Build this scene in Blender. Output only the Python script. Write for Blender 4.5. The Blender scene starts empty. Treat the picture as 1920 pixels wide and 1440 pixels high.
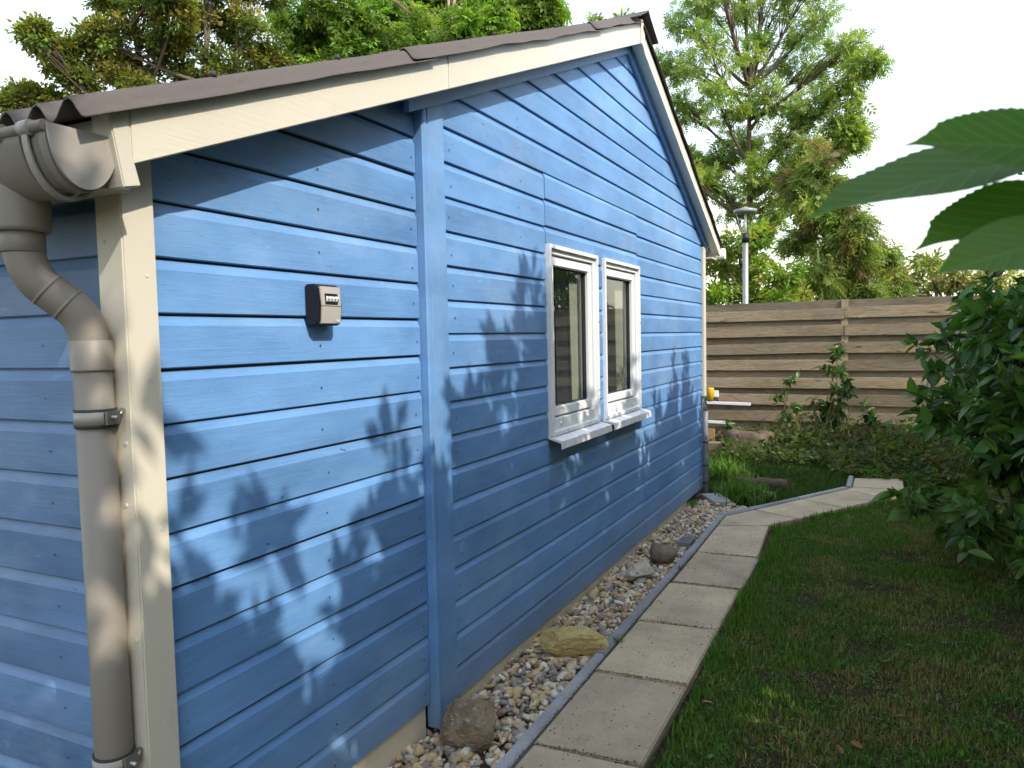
import bpy, bmesh, math, random
import numpy as np
from mathutils import Vector, Matrix
random.seed(7); RNG = np.random.default_rng(11)
R = math.radians
scene = bpy.context.scene
COL = scene.collection

# ---------------------------------------------------------------- camera
CAM = np.array([1.6215, -1.3332, 1.55]); FPX = 1434.35
YAW, PITCH, ROLL = R(26.0), R(3.415), R(-1.239)
_f = np.array([-math.sin(YAW)*math.cos(PITCH), math.cos(YAW)*math.cos(PITCH), -math.sin(PITCH)])
_r = np.array([math.cos(YAW), math.sin(YAW), 0.0]); _u = np.cross(_r, _f)
_r, _u = (math.cos(ROLL)*_r + math.sin(ROLL)*_u, -math.sin(ROLL)*_r + math.cos(ROLL)*_u)
cd = bpy.data.cameras.new('camera'); cam = bpy.data.objects.new('camera', cd); COL.objects.link(cam)
M3 = Matrix(((_r[0], _u[0], -_f[0]), (_r[1], _u[1], -_f[1]), (_r[2], _u[2], -_f[2])))
cam.matrix_world = Matrix.Translation(Vector(CAM)) @ M3.to_4x4()
cd.sensor_width = 36.0; cd.lens = FPX/1920*36.0; cd.clip_start = 0.05; cd.clip_end = 2000
cd.dof.use_dof = True; cd.dof.focus_distance = 4.2; cd.dof.aperture_fstop = 9.0
scene.camera = cam
scene.render.resolution_x = 1024; scene.render.resolution_y = 768

def at(px, py, Y):
    """a point of the place, at depth Y, in the direction of a spot in the photograph"""
    d = _f*FPX + _r*(px-960) - _u*(py-720)
    return CAM + d*((Y-CAM[1])/d[1])
def at_r(px, py, dist):
    d = _f*FPX + _r*(px-960) - _u*(py-720)
    return CAM + d/np.hypot(d[0], d[1])*dist

# ---------------------------------------------------------------- sky, sun, exposure
SUN = Vector((1.0, -0.36, 1.0)).normalized()
world = bpy.data.worlds.new('World'); scene.world = world; world.use_nodes = True
wn = world.node_tree.nodes; wl = world.node_tree.links
for n in list(wn): wn.remove(n)
sky = wn.new('ShaderNodeTexSky'); sky.sky_type = 'NISHITA'; sky.sun_disc = False
sky.sun_elevation = math.asin(SUN.z); sky.sun_rotation = math.atan2(SUN.x, SUN.y)
sky.air_density = 1.8; sky.dust_density = 1.0; sky.ozone_density = 3.0; sky.altitude = 0
hs = wn.new('ShaderNodeHueSaturation'); hs.inputs['Saturation'].default_value = 0.55
bg = wn.new('ShaderNodeBackground'); bg.inputs['Strength'].default_value = 0.15
wo = wn.new('ShaderNodeOutputWorld')
wl.new(sky.outputs[0], hs.inputs['Color']); wl.new(hs.outputs[0], bg.inputs['Color']); wl.new(bg.outputs[0], wo.inputs[0])
ld = bpy.data.lights.new('sun', 'SUN'); ld.energy = 2.0; ld.angle = R(0.53); ld.color = (1.0, 0.91, 0.76)
sun = bpy.data.objects.new('sun', ld); COL.objects.link(sun)
sun.rotation_euler = SUN.to_track_quat('Z', 'Y').to_euler(); sun.location = (8, -4, 9)
scene.view_settings.view_transform = 'Standard'; scene.view_settings.look = 'None'
scene.view_settings.exposure = 1.36; scene.view_settings.gamma = 1.0
scene.view_settings.use_curve_mapping = False
scene.render.engine = 'CYCLES'
scene.cycles.max_bounces = 6; scene.cycles.diffuse_bounces = 3; scene.cycles.glossy_bounces = 3; scene.cycles.transmission_bounces = 4; scene.cycles.transparent_max_bounces = 8

# ---------------------------------------------------------------- material helpers
class NT:
    def __init__(s, name, rough=0.6, spec=0.4):
        s.m = bpy.data.materials.new(name); s.m.use_nodes = True
        s.t = s.m.node_tree; s.n = s.t.nodes; s.l = s.t.links
        s.b = s.n['Principled BSDF']; s.b.inputs['Roughness'].default_value = rough
        s.b.inputs['Specular IOR Level'].default_value = spec
        s.tc = s.n.new('ShaderNodeTexCoord')
    def mapc(s, scale=(1, 1, 1), src='Object'):
        mp = s.n.new('ShaderNodeMapping'); mp.inputs['Scale'].default_value = scale
        s.l.new(s.tc.outputs[src], mp.inputs[0]); return mp.outputs[0]
    def noise(s, scale, co=None, detail=4, rough=0.55, w=None):
        n = s.n.new('ShaderNodeTexNoise'); n.inputs['Scale'].default_value = scale
        n.inputs['Detail'].default_value = detail; n.inputs['Roughness'].default_value = rough
        if w is not None:
            n.noise_dimensions = '4D'; s.l.new(w, n.inputs['W'])
        s.l.new(co if co is not None else s.tc.outputs['Object'], n.inputs['Vector']); return n.outputs[0]
    def ramp(s, fac, stops, interp='LINEAR'):
        r = s.n.new('ShaderNodeValToRGB'); e = r.color_ramp.elements; r.color_ramp.interpolation = interp
        while len(e) > 1: e.remove(e[-1])
        for i, (p, c) in enumerate(stops):
            k = e[0] if i == 0 else e.new(p)
            k.position = p; k.color = (*c, 1) if len(c) == 3 else c
        s.l.new(fac, r.inputs[0]); return r.outputs[0]
    def mix(s, fac, a, b, mode='MIX'):
        m = s.n.new('ShaderNodeMix'); m.data_type = 'RGBA'; m.blend_type = mode
        for sock, v in ((m.inputs[0], fac), (m.inputs[6], a), (m.inputs[7], b)):
            if isinstance(v, (int, float)): sock.default_value = v
            elif isinstance(v, tuple): sock.default_value = (*v, 1) if len(v) == 3 else v
            else: s.l.new(v, sock)
        return m.outputs[2]
    def math(s, op, a, b=0.0):
        m = s.n.new('ShaderNodeMath'); m.operation = op
        for sock, v in ((m.inputs[0], a), (m.inputs[1], b)):
            if isinstance(v, (int, float)): sock.default_value = v
            else: s.l.new(v, sock)
        return m.outputs[0]
    def rnd(s):
        o = s.n.new('ShaderNodeObjectInfo'); return o.outputs['Random']
    def attr(s, name, out='Color'):
        a = s.n.new('ShaderNodeAttribute'); a.attribute_name = name; return a.outputs[out]
    def col(s, c):
        if isinstance(c, tuple): s.b.inputs['Base Color'].default_value = (*c, 1)
        else: s.l.new(c, s.b.inputs['Base Color'])
    def rough(s, v): s.l.new(v, s.b.inputs['Roughness'])
    def bump(s, h, strength=0.3, dist=0.01):
        b = s.n.new('ShaderNodeBump'); b.inputs['Strength'].default_value = strength; b.inputs['Distance'].default_value = dist
        s.l.new(h, b.inputs['Height']); s.l.new(b.outputs[0], s.b.inputs['Normal'])

def blue_paint(name, axis, base=(0.112, 0.258, 0.52)):
    """weathered blue paint on sawn boards, grain along the given axis"""
    t = NT(name, 0.5, 0.35)
    sc = (3.0, 3.0, 3.0)
    g = tuple(1.2 if i == axis else 30.0 for i in range(3))
    rnd = t.rnd(); w = t.math('MULTIPLY', rnd, 37.0)
    grain = t.noise(4.0, t.mapc(g), 6, 0.6, w=w)
    fine = t.noise(9.0, t.mapc(tuple(2.5 if i == axis else 60.0 for i in range(3))), 3, 0.6, w=w)
    patch = t.noise(1.6, t.mapc((1, 1, 2.5)), 5, 0.6, w=w)
    light = tuple(min(1, c*1.28+0.022) for c in base); dark = tuple(c*0.78 for c in base)
    c = t.mix(t.ramp(patch, [(0.3, (0, 0, 0)), (0.72, (1, 1, 1))]), dark, light)
    c = t.mix(t.math('MULTIPLY', t.ramp(grain, [(0.45, (0, 0, 0)), (0.75, (1, 1, 1))]), 0.35), c, tuple(x*1.25+0.03 for x in base))
    tone = t.ramp(rnd, [(0, (0.90, 0.90, 0.90)), (1, (1.06, 1.06, 1.06))])
    c = t.mix(1.0, c, tone, 'MULTIPLY')
    # hairline cracks along the grain, chalky bloom, splashed dust low on the wall
    crack = t.noise(7.0, t.mapc(tuple(1.6 if i == axis else 70.0 for i in range(3))), 2, 0.4, w=w)
    gate = t.noise(2.4, t.mapc((1, 1, 1)), 3, 0.5, w=w)
    c = t.mix(t.math('MULTIPLY', t.ramp(crack, [(0.68, (0, 0, 0)), (0.72, (1, 1, 1))]), t.ramp(gate, [(0.50, (0, 0, 0)), (0.62, (0.8,)*3)])), c, tuple(x*0.42 for x in base))
    chalk = t.noise(1.1, t.mapc(tuple(0.8 if i == axis else 1.6 for i in range(3))), 7, 0.72)
    c = t.mix(t.math('MULTIPLY', t.ramp(chalk, [(0.50, (0, 0, 0)), (0.72, (1, 1, 1))]), 0.32), c, (0.36, 0.47, 0.62))
    sz = t.n.new('ShaderNodeSeparateXYZ'); t.l.new(t.tc.outputs['Object'], sz.inputs[0])
    low = t.ramp(t.math('ADD', sz.outputs[2], t.math('MULTIPLY', t.noise(9.0, None, 5, 0.7), 0.30)), [(0.20, (1, 1, 1)), (0.48, (0, 0, 0))])
    c = t.mix(t.math('MULTIPLY', low, 0.42), c, (0.20, 0.22, 0.24))
    # chips and knocks in the paint, a few darker knots and pale scuffs
    chips = t.noise(34.0, t.mapc(tuple(0.6 if i == axis else 1.6 for i in range(3))), 3, 0.5, w=w)
    c = t.mix(t.ramp(chips, [(0.735, (0, 0, 0)), (0.76, (1, 1, 1))]), c, tuple(x*0.35 for x in base))
    scuff = t.noise(22.0, t.mapc(tuple(0.5 if i == axis else 2.0 for i in range(3))), 2, 0.5)
    c = t.mix(t.math('MULTIPLY', t.ramp(scuff, [(0.74, (0, 0, 0)), (0.82, (1, 1, 1))]), 0.35), c, (0.36, 0.47, 0.62))
    t.col(c)
    t.rough(t.ramp(patch, [(0.2, (0.40,)*3), (0.8, (0.60,)*3)]))
    h = t.math('ADD', t.math('MULTIPLY', grain, 0.6), t.math('MULTIPLY', fine, 0.5))
    t.bump(h, 0.35, 0.004)
    return t.m

def painted(name, base, axis=1, var=0.12, rough=0.45, bump=0.2, dirt=(0.35, 0.31, 0.25), dirt_amt=0.35):
    t = NT(name, rough, 0.4)
    w = t.math('MULTIPLY', t.rnd(), 31.0)
    grain = t.noise(4.0, t.mapc(tuple(1.2 if i == axis else 34.0 for i in range(3))), 5, 0.6, w=w)
    patch = t.noise(2.2, None, 5, 0.6, w=w)
    c = t.mix(patch, tuple(x*(1-var) for x in base), tuple(min(0.95, x*(1+var*0.6)) for x in base))
    d = t.noise(11.0, t.mapc((1, 1, 0.35)), 6, 0.7, w=w)
    c = t.mix(t.math('MULTIPLY', t.ramp(d, [(0.58, (0, 0, 0)), (0.80, (1, 1, 1))]), dirt_amt), c, dirt)
    t.col(c); t.bump(grain, bump, 0.004); return t.m

def plastic(name, base, rough=0.38, dust=0.25, spec=0.45):
    t = NT(name, rough, spec)
    n = t.noise(7.0, t.mapc((1, 1, 0.5)), 6, 0.65); n2 = t.noise(45.0, t.mapc((3, 3, 0.6)), 3)
    c = t.mix(t.math('MULTIPLY', n, dust), base, tuple(min(1, x*1.35+0.04) for x in base))
    c = t.mix(t.math('MULTIPLY', t.ramp(n2, [(0.62, (0, 0, 0)), (0.75, (1, 1, 1))]), 0.15), c, tuple(x*0.6 for x in base))
    t.col(c); t.rough(t.ramp(n, [(0.3, (rough-0.08,)*3), (0.75, (rough+0.15,)*3)])); t.bump(n2, 0.06, 0.002); return t.m

def metal(name, base=(0.42, 0.40, 0.37), rough=0.42):
    t = NT(name, rough); t.b.inputs['Metallic'].default_value = 0.85
    n = t.noise(30.0, None, 5); t.col(t.mix(n, tuple(x*0.65 for x in base), base)); t.bump(n, 0.1, 0.002); return t.m

def wood_grey(name, axis, base=(0.345, 0.27, 0.18)):
    t = NT(name, 0.8, 0.2)
    rnd = t.rnd(); w = t.math('MULTIPLY', rnd, 53.0)
    g = t.noise(3.0, t.mapc(tuple(2.4 if i == axis else 30.0 for i in range(3))), 8, 0.72, w=w)
    p = t.noise(1.3, t.mapc(tuple(0.7 if i == axis else 4.0 for i in range(3))), 5, 0.6, w=w)
    c = t.mix(t.ramp(g, [(0.3, (0, 0, 0)), (0.7, (1, 1, 1))]), tuple(x*0.36 for x in base), tuple(x*1.3 for x in base))
    c = t.mix(t.math('MULTIPLY', t.ramp(p, [(0.45, (0, 0, 0)), (0.7, (1, 1, 1))]), 0.55), c, (0.085, 0.085, 0.05))
    kn = t.noise(5.5, t.mapc(tuple(0.8 if i == axis else 2.4 for i in range(3))), 3, 0.5, w=w)
    c = t.mix(t.ramp(kn, [(0.66, (0, 0, 0)), (0.72, (1, 1, 1))]), c, tuple(x*0.28 for x in base))
    gb = t.noise(2.6, t.mapc(tuple(0.6 if i == axis else 3.0 for i in range(3))), 6, 0.7, w=w)
    c = t.mix(t.math('MULTIPLY', t.ramp(gb, [(0.48, (0, 0, 0)), (0.66, (1, 1, 1))]), 0.6), c, (0.25, 0.235, 0.21))
    c = t.mix(1.0, c, t.ramp(rnd, [(0, (0.62, 0.62, 0.62)), (1, (1.2, 1.15, 1.08))]), 'MULTIPLY')
    t.col(c); t.bump(g, 0.6, 0.008); return t.m

def concrete(name, base, scale=1.0):
    t = NT(name, 0.88, 0.25)
    w = t.math('MULTIPLY', t.rnd(), 41.0)
    big = t.noise(2.2*scale, None, 6, 0.6, w=w); mid = t.noise(16*scale, None, 6, 0.7, w=w); gr = t.noise(190.0, None, 3, 0.7)
    c = t.mix(t.ramp(big, [(0.3, (0, 0, 0)), (0.7, (1, 1, 1))]), tuple(x*0.62 for x in base), tuple(x*1.18 for x in base))
    c = t.mix(t.math('MULTIPLY', t.ramp(mid, [(0.5, (0, 0, 0)), (0.72, (1, 1, 1))]), 0.45), c, tuple(x*0.62 for x in base))
    c = t.mix(t.math('MULTIPLY', t.ramp(gr, [(0.56, (0, 0, 0)), (0.66, (1, 1, 1))]), 0.5), c, tuple(min(1, x*1.7) for x in base))
    c = t.mix(t.math('MULTIPLY', t.ramp(gr, [(0.30, (1, 1, 1)), (0.40, (0, 0, 0))]), 0.55), c, tuple(x*0.4 for x in base))
    ms = t.noise(4.5*scale, None, 7, 0.75, w=w)
    c = t.mix(t.math('MULTIPLY', t.ramp(ms, [(0.54, (0, 0, 0)), (0.70, (1, 1, 1))]), 0.38), c, (base[0]*0.50, base[1]*0.54, base[2]*0.42))
    c = t.mix(1.0, c, t.ramp(t.rnd(), [(0, (0.86, 0.86, 0.87)), (1, (1.08, 1.07, 1.05))]), 'MULTIPLY')
    t.col(c); t.bump(t.math('ADD', t.math('MULTIPLY', gr, 0.5), mid), 0.4, 0.004); return t.m

def foliage(name, trans=0.35, rough=0.5, spec=0.35, vein=False, attr='col'):
    """leaf material: own colour per leaf from the 'col' attribute, light shining through"""
    t = NT(name, rough, spec)
    c = t.attr(attr)
    n = t.noise(60.0, None, 3)
    c2 = t.mix(t.math('MULTIPLY', n, 0.35), c, t.mix(1.0, c, (0.45, 0.5, 0.35), 'MULTIPLY'))
    t.col(c2)
    tr = t.n.new('ShaderNodeBsdfTranslucent'); t.l.new(t.mix(1.0, c2, (1.25, 1.35, 0.55), 'MULTIPLY'), tr.inputs[0])
    ms = t.n.new('ShaderNodeMixShader'); ms.inputs[0].default_value = trans
    out = t.n['Material Output']
    t.l.new(t.b.outputs[0], ms.inputs[1]); t.l.new(tr.outputs[0], ms.inputs[2]); t.l.new(ms.outputs[0], out.inputs[0])
    return t.m

def leaf_obj_mat(name, stops, trans=0.32, rough=0.42, vein=0.3):
    """for leaves that are objects of their own: colour from the object's random value, veins from UV"""
    t = NT(name, rough, 0.4)
    c = t.ramp(t.rnd(), stops)
    uv = t.tc.outputs['UV']
    sp = t.n.new('ShaderNodeSeparateXYZ'); t.l.new(uv, sp.inputs[0])
    u = t.math('ABSOLUTE', t.math('SUBTRACT', sp.outputs[0], 0.5))
    v = t.math('SUBTRACT', sp.outputs[1], t.math('MULTIPLY', u, 0.75))
    wv = t.n.new('ShaderNodeMath'); wv.operation = 'SINE'; t.l.new(t.math('MULTIPLY', v, 52.0), wv.inputs[0])
    side = t.ramp(wv.outputs[0], [(0.86, (0, 0, 0)), (0.98, (1, 1, 1))])
    mid = t.ramp(u, [(0.0, (1, 1, 1)), (0.018, (0.6,)*3), (0.03, (0, 0, 0))])
    veins = t.mix(1.0, side, mid, 'LIGHTEN')
    c = t.mix(t.math('MULTIPLY', veins, vein), c, (0.26, 0.40, 0.13))
    n = t.noise(38.0, None, 4); c = t.mix(t.math('MULTIPLY', n, 0.3), c, t.mix(1.0, c, (0.5, 0.55, 0.4), 'MULTIPLY'))
    t.col(c); t.bump(t.math('ADD', t.math('MULTIPLY', wv.outputs[0], -0.3), veins), 0.35, 0.002)
    tr = t.n.new('ShaderNodeBsdfTranslucent'); t.l.new(t.mix(1.0, c, (1.2, 1.35, 0.5), 'MULTIPLY'), tr.inputs[0])
    ms = t.n.new('ShaderNodeMixShader'); ms.inputs[0].default_value = trans
    t.l.new(t.b.outputs[0], ms.inputs[1]); t.l.new(tr.outputs[0], ms.inputs[2]); t.l.new(ms.outputs[0], t.n['Material Output'].inputs[0])
    return t.m

def simple(name, c, rough=0.6, spec=0.3, nscale=20.0, var=0.3):
    t = NT(name, rough, spec); n = t.noise(nscale, None, 5)
    t.col(t.mix(n, tuple(x*(1-var) for x in c), tuple(min(1, x*(1+var)) for x in c))); t.bump(n, 0.25, 0.005); return t.m

PEB = [(0.0, (0.620, 0.449, 0.217)), (0.13, (0.693, 0.559, 0.352)), (0.27, (0.461, 0.315, 0.156)), (0.38, (0.766, 0.681, 0.522)),
       (0.50, (0.254, 0.230, 0.217)), (0.60, (0.571, 0.413, 0.230)), (0.70, (0.339, 0.217, 0.169)), (0.80, (0.413, 0.376, 0.339)),
       (0.88, (0.800, 0.800, 0.693)), (0.95, (0.169, 0.156, 0.156))]
def pebble_mat(name, use_attr):
    t = NT(name, 0.62, 0.35)
    v = t.attr('rnd', 'Fac') if use_attr else t.rnd()
    c = t.ramp(v, PEB, 'CONSTANT')
    n = t.noise(42.0, None, 5, 0.65); n2 = t.noise(130.0, None, 3)
    c = t.mix(t.math('MULTIPLY', n, 0.6), c, t.mix(1.0, c, (0.6, 0.52, 0.42), 'MULTIPLY'))
    c = t.mix(t.math('MULTIPLY', n2, 0.25), c, (0.6, 0.55, 0.45))
    t.col(c); t.bump(n, 0.25, 0.004); return t.m

def rock_mat(name, a, b, c3):
    t = NT(name, 0.85, 0.2)
    n = t.noise(9.0, None, 8, 0.65); n2 = t.noise(28.0, t.mapc((1, 1, 3)), 6, 0.7)
    c = t.mix(t.ramp(n, [(0.35, (0, 0, 0)), (0.65, (1, 1, 1))]), a, b)
    c = t.mix(t.ramp(n2, [(0.55, (0, 0, 0)), (0.68, (1, 1, 1))]), c, c3)
    t.col(c); t.bump(t.math('ADD', n, n2), 0.7, 0.012); return t.m

MAT = {}
MAT['blue_y'] = blue_paint('blue paint gable', 1)
MAT['blue_x'] = blue_paint('blue paint side', 0, (0.10, 0.19, 0.36))  # same paint as the gable, base dulled to carry the side's shade
MAT['blue_z'] = blue_paint('blue paint upright', 2, (0.118, 0.27, 0.54))
MAT['white_wood_y'] = painted('white painted wood', (0.63, 0.585, 0.49), 1)
MAT['white_wood_z'] = painted('white painted post', (0.61, 0.565, 0.475), 2)
MAT['white_wood_x'] = painted('white painted fascia', (0.59, 0.55, 0.475), 0)
MAT['soffit'] = painted('soffit paint', (0.60, 0.60, 0.58), 1, bump=0.1)
MAT['plinth'] = painted('cream plinth', (0.66, 0.58, 0.44), 1, dirt=(0.06, 0.05, 0.04), dirt_amt=0.7)
MAT['pvc_white'] = plastic('white window plastic', (0.80, 0.81, 0.83), 0.28, 0.05)
MAT['pvc_taupe'] = plastic('taupe gutter plastic', (0.215, 0.190, 0.160), 0.50, 0.20)
MAT['pvc_taupe_light'] = plastic('paler taupe plastic', (0.31, 0.285, 0.26), 0.5, 0.25)
MAT['pvc_grey'] = plastic('grey pipe plastic', (0.20, 0.215, 0.24), 0.35, 0.2)
MAT['black_plastic'] = plastic('black plastic', (0.012, 0.013, 0.017), 0.45, 0.02, 0.3)
MAT['rubber'] = plastic('rubber', (0.03, 0.03, 0.03), 0.7, 0.1)
MAT['yellow'] = plastic('yellow plastic', (0.80, 0.43, 0.01), 0.35, 0.1)
MAT['steel'] = metal('zinc steel')
MAT['brushed'] = plastic('grey cover plate', (0.40, 0.375, 0.345), 0.38, 0.12)
MAT['screw'] = simple('screw heads', (0.05, 0.05, 0.055), 0.4, 0.5)
MAT['dark'] = simple('dark room', (0.045, 0.045, 0.05), 0.9, 0.1)
MAT['curtain'] = simple('curtain cloth', (0.55, 0.52, 0.40), 0.9, 0.05, 60, 0.1)
MAT['slab'] = concrete('paving concrete', (0.56, 0.445, 0.300))
MAT['edging'] = concrete('grey edging concrete', (0.33, 0.335, 0.345))
MAT['bark'] = simple('bark', (0.115, 0.09, 0.065), 0.9, 0.1, 14, 0.6)
MAT['bark_pale'] = simple('pale bark', (0.30, 0.24, 0.16), 0.9, 0.1, 10, 0.5)
MAT['twig'] = simple('twigs', (0.085, 0.065, 0.04), 0.85, 0.15, 30, 0.5)
MAT['green_twig'] = simple('green twigs', (0.13, 0.12, 0.045), 0.7, 0.2, 30, 0.4)
MAT['leaf'] = foliage('tree leaves', 0.52)
MAT['leaf_gloss'] = foliage('shrub leaves', 0.30, 0.38, 0.5)
MAT['grass'] = foliage('grass blades', 0.30, 0.6, 0.2)
MAT['fence_x'] = wood_grey('weathered fence wood', 0)
MAT['fence_z'] = wood_grey('weathered fence post', 2)
MAT['pebble'] = pebble_mat('river pebbles', False); MAT['pebble_stuff'] = pebble_mat('river gravel', True)
MAT['rock_brown'] = rock_mat('brown boulder', (0.16, 0.12, 0.08), (0.33, 0.255, 0.17), (0.45, 0.38, 0.27))
MAT['rock_yellow'] = rock_mat('yellow sandstone', (0.44, 0.31, 0.11), (0.60, 0.47, 0.21), (0.22, 0.15, 0.06))
MAT['rock_grey'] = rock_mat('grey brown stone', (0.16, 0.13, 0.10), (0.28, 0.24, 0.18), (0.34, 0.32, 0.28))
MAT['rock_white'] = rock_mat('white quartz stone', (0.55, 0.50, 0.42), (0.40, 0.34, 0.26), (0.12, 0.08, 0.06))
MAT['cardboard'] = simple('raw timber board', (0.36, 0.24, 0.13), 0.8, 0.1, 12, 0.2)
MAT['lamp_metal'] = metal('galvanised lamp post', (0.40, 0.40, 0.40), 0.5)
def glass_mat(name, ior=1.5, tint=(0.86, 0.9, 0.9)):
    m = bpy.data.materials.new(name); m.use_nodes = True; n = m.node_tree.nodes; l = m.node_tree.links
    for x in list(n): n.remove(x)
    tr = n.new('ShaderNodeBsdfTransparent'); tr.inputs[0].default_value = (*tint, 1)
    gl = n.new('ShaderNodeBsdfGlossy'); gl.inputs['Roughness'].default_value = 0.0
    lw = n.new('ShaderNodeLayerWeight'); lw.inputs['Blend'].default_value = 0.5      # Schlick's curve, the same from both sides of the sheet
    pw = n.new('ShaderNodeMath'); pw.operation = 'POWER'; pw.inputs[1].default_value = 5.0; l.new(lw.outputs['Facing'], pw.inputs[0])
    f0 = ((ior-1)/(ior+1))**2; fr = n.new('ShaderNodeMath'); fr.operation = 'MULTIPLY_ADD'; fr.inputs[1].default_value = 1-f0; fr.inputs[2].default_value = f0; l.new(pw.outputs[0], fr.inputs[0])
    mx = n.new('ShaderNodeMixShader'); o = n.new('ShaderNodeOutputMaterial')
    l.new(fr.outputs[0], mx.inputs[0]); l.new(tr.outputs[0], mx.inputs[1]); l.new(gl.outputs[0], mx.inputs[2]); l.new(mx.outputs[0], o.inputs[0])
    return m
MAT['glass'] = glass_mat('window glass', 1.48, (0.82, 0.86, 0.87)); MAT['lamp_glass'] = glass_mat('lamp glass', 1.45)
def roof_mat():
    t = NT('bitumen sheet', 0.85, 0.25)
    n = t.noise(3.0, t.mapc((1, 0.6, 1)), 6, 0.65); g = t.noise(170.0, t.mapc((1, 0.5, 1)), 3, 0.7); s = t.noise(26.0, t.mapc((4, 0.5, 1)), 4)
    c = t.mix(n, (0.062, 0.050, 0.047), (0.112, 0.095, 0.09))
    c = t.mix(t.math('MULTIPLY', g, 0.5), c, (0.14, 0.123, 0.115)); c = t.mix(t.math('MULTIPLY', t.ramp(s, [(0.55, (0, 0, 0)), (0.75, (1, 1, 1))]), 0.3), c, (0.05, 0.04, 0.04))
    t.col(c); t.bump(g, 0.35, 0.003); return t.m
MAT['roof'] = roof_mat()
def soil_mat(name, a, b):
    t = NT(name, 0.95, 0.1)
    n = t.noise(5.0, None, 7, 0.65); f = t.noise(60.0, None, 5, 0.7)
    c = t.mix(n, a, b); c = t.mix(t.math('MULTIPLY', f, 0.6), c, tuple(x*0.5 for x in a))
    t.col(c); t.bump(t.math('ADD', n, f), 0.8, 0.02); return t.m
MAT['soil'] = soil_mat('garden soil', (0.050, 0.036, 0.022), (0.095, 0.078, 0.042))
MAT['ground'] = soil_mat('rough ground', (0.035, 0.045, 0.016), (0.07, 0.065, 0.03))
MAT['gravel_base'] = soil_mat('grit under pebbles', (0.10, 0.075, 0.05), (0.20, 0.15, 0.10))

# ---------------------------------------------------------------- mesh helpers
class MB:
    def __init__(s): s.v = []; s.f = []; s.sm = []
    def add(s, verts, faces, smooth=False):
        o = len(s.v); s.v += [tuple(map(float, p)) for p in verts]
        s.f += [tuple(i+o for i in f) for f in faces]; s.sm += [smooth]*len(faces); return s
    def box(s, x0, x1, y0, y1, z0, z1):
        v = [(x0, y0, z0), (x1, y0, z0), (x1, y1, z0), (x0, y1, z0), (x0, y0, z1), (x1, y0, z1), (x1, y1, z1), (x0, y1, z1)]
        return s.add(v, [(0, 3, 2, 1), (4, 5, 6, 7), (0, 1, 5, 4), (1, 2, 6, 5), (2, 3, 7, 6), (3, 0, 4, 7)])
    def loft(s, rings, closed=True, caps=True, smooth=False):
        n = len(rings[0]); v = [p for r in rings for p in r]; f = []
        for i in range(len(rings)-1):
            for j in range(n if closed else n-1):
                k = (j+1) % n; f.append((i*n+j, i*n+k, (i+1)*n+k, (i+1)*n+j))
        s.add(v, f, smooth)
        if caps and closed:
            o = len(s.v)-len(v)
            s.f += [tuple(o+j for j in reversed(range(n))), tuple(o+(len(rings)-1)*n+j for j in range(n))]; s.sm += [False, False]
        return s
    def tube(s, pts, rad, n=8, caps=True, smooth=True):
        pts = [Vector(p) for p in pts]; rings = []
        if not hasattr(rad, '__len__'): rad = [rad]*len(pts)
        up = Vector((0, 0, 1))
        prev = None
        for i, p in enumerate(pts):
            d = (pts[min(i+1, len(pts)-1)]-pts[max(i-1, 0)]).normalized()
            if prev is None:
                a = d.cross(up) if abs(d.z) < 0.95 else d.cross(Vector((1, 0, 0)))
            else: a = prev - d*prev.dot(d)
            a.normalize(); prev = a; b = d.cross(a)
            rings.append([p+(a*math.cos(2*math.pi*j/n)+b*math.sin(2*math.pi*j/n))*rad[i] for j in range(n)])
        return s.loft(rings, True, caps, smooth)
    def build(s, name, mat, parent=None, bevel=0.0):
        me = bpy.data.meshes.new(name); me.from_pydata(s.v, [], s.f)
        me.polygons.foreach_set('use_smooth', s.sm); me.materials.append(mat)
        if bevel > 0:
            bm = bmesh.new(); bm.from_mesh(me); bmesh.ops.recalc_face_normals(bm, faces=bm.faces)
            ed = [e for e in bm.edges if len(e.link_faces) == 2 and e.calc_face_angle(0) > 0.6]
            bmesh.ops.bevel(bm, geom=ed, offset=bevel, segments=2, affect='EDGES', clamp_overlap=True)
            bm.to_mesh(me); bm.free()
        else:
            bm = bmesh.new(); bm.from_mesh(me); bmesh.ops.recalc_face_normals(bm, faces=bm.faces); bm.to_mesh(me); bm.free()
        me.update(); return link(name, me, parent)
def link(name, me, parent=None):
    o = bpy.data.objects.new(name, me); COL.objects.link(o)
    if parent is not None: o.parent = parent; o.matrix_parent_inverse = parent.matrix_world.inverted()
    return o
def tag(o, label=None, cat=None, group=None, kind=None):
    if label: o['label'] = label
    if cat: o['category'] = cat
    if group: o['group'] = group
    if kind: o['kind'] = kind
    return o
def thing(name, label, cat, loc=(0, 0, 0), group=None):
    o = bpy.data.objects.new(name, None); COL.objects.link(o); o.location = loc; o.empty_display_size = 0.1
    o.matrix_world = Matrix.Translation(Vector(loc)); return tag(o, label, cat, group)
def box(name, mat, parent, x0, x1, y0, y1, z0, z1, bevel=0.0):
    return MB().box(x0, x1, y0, y1, z0, z1).build(name, mat, parent, bevel)
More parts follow.
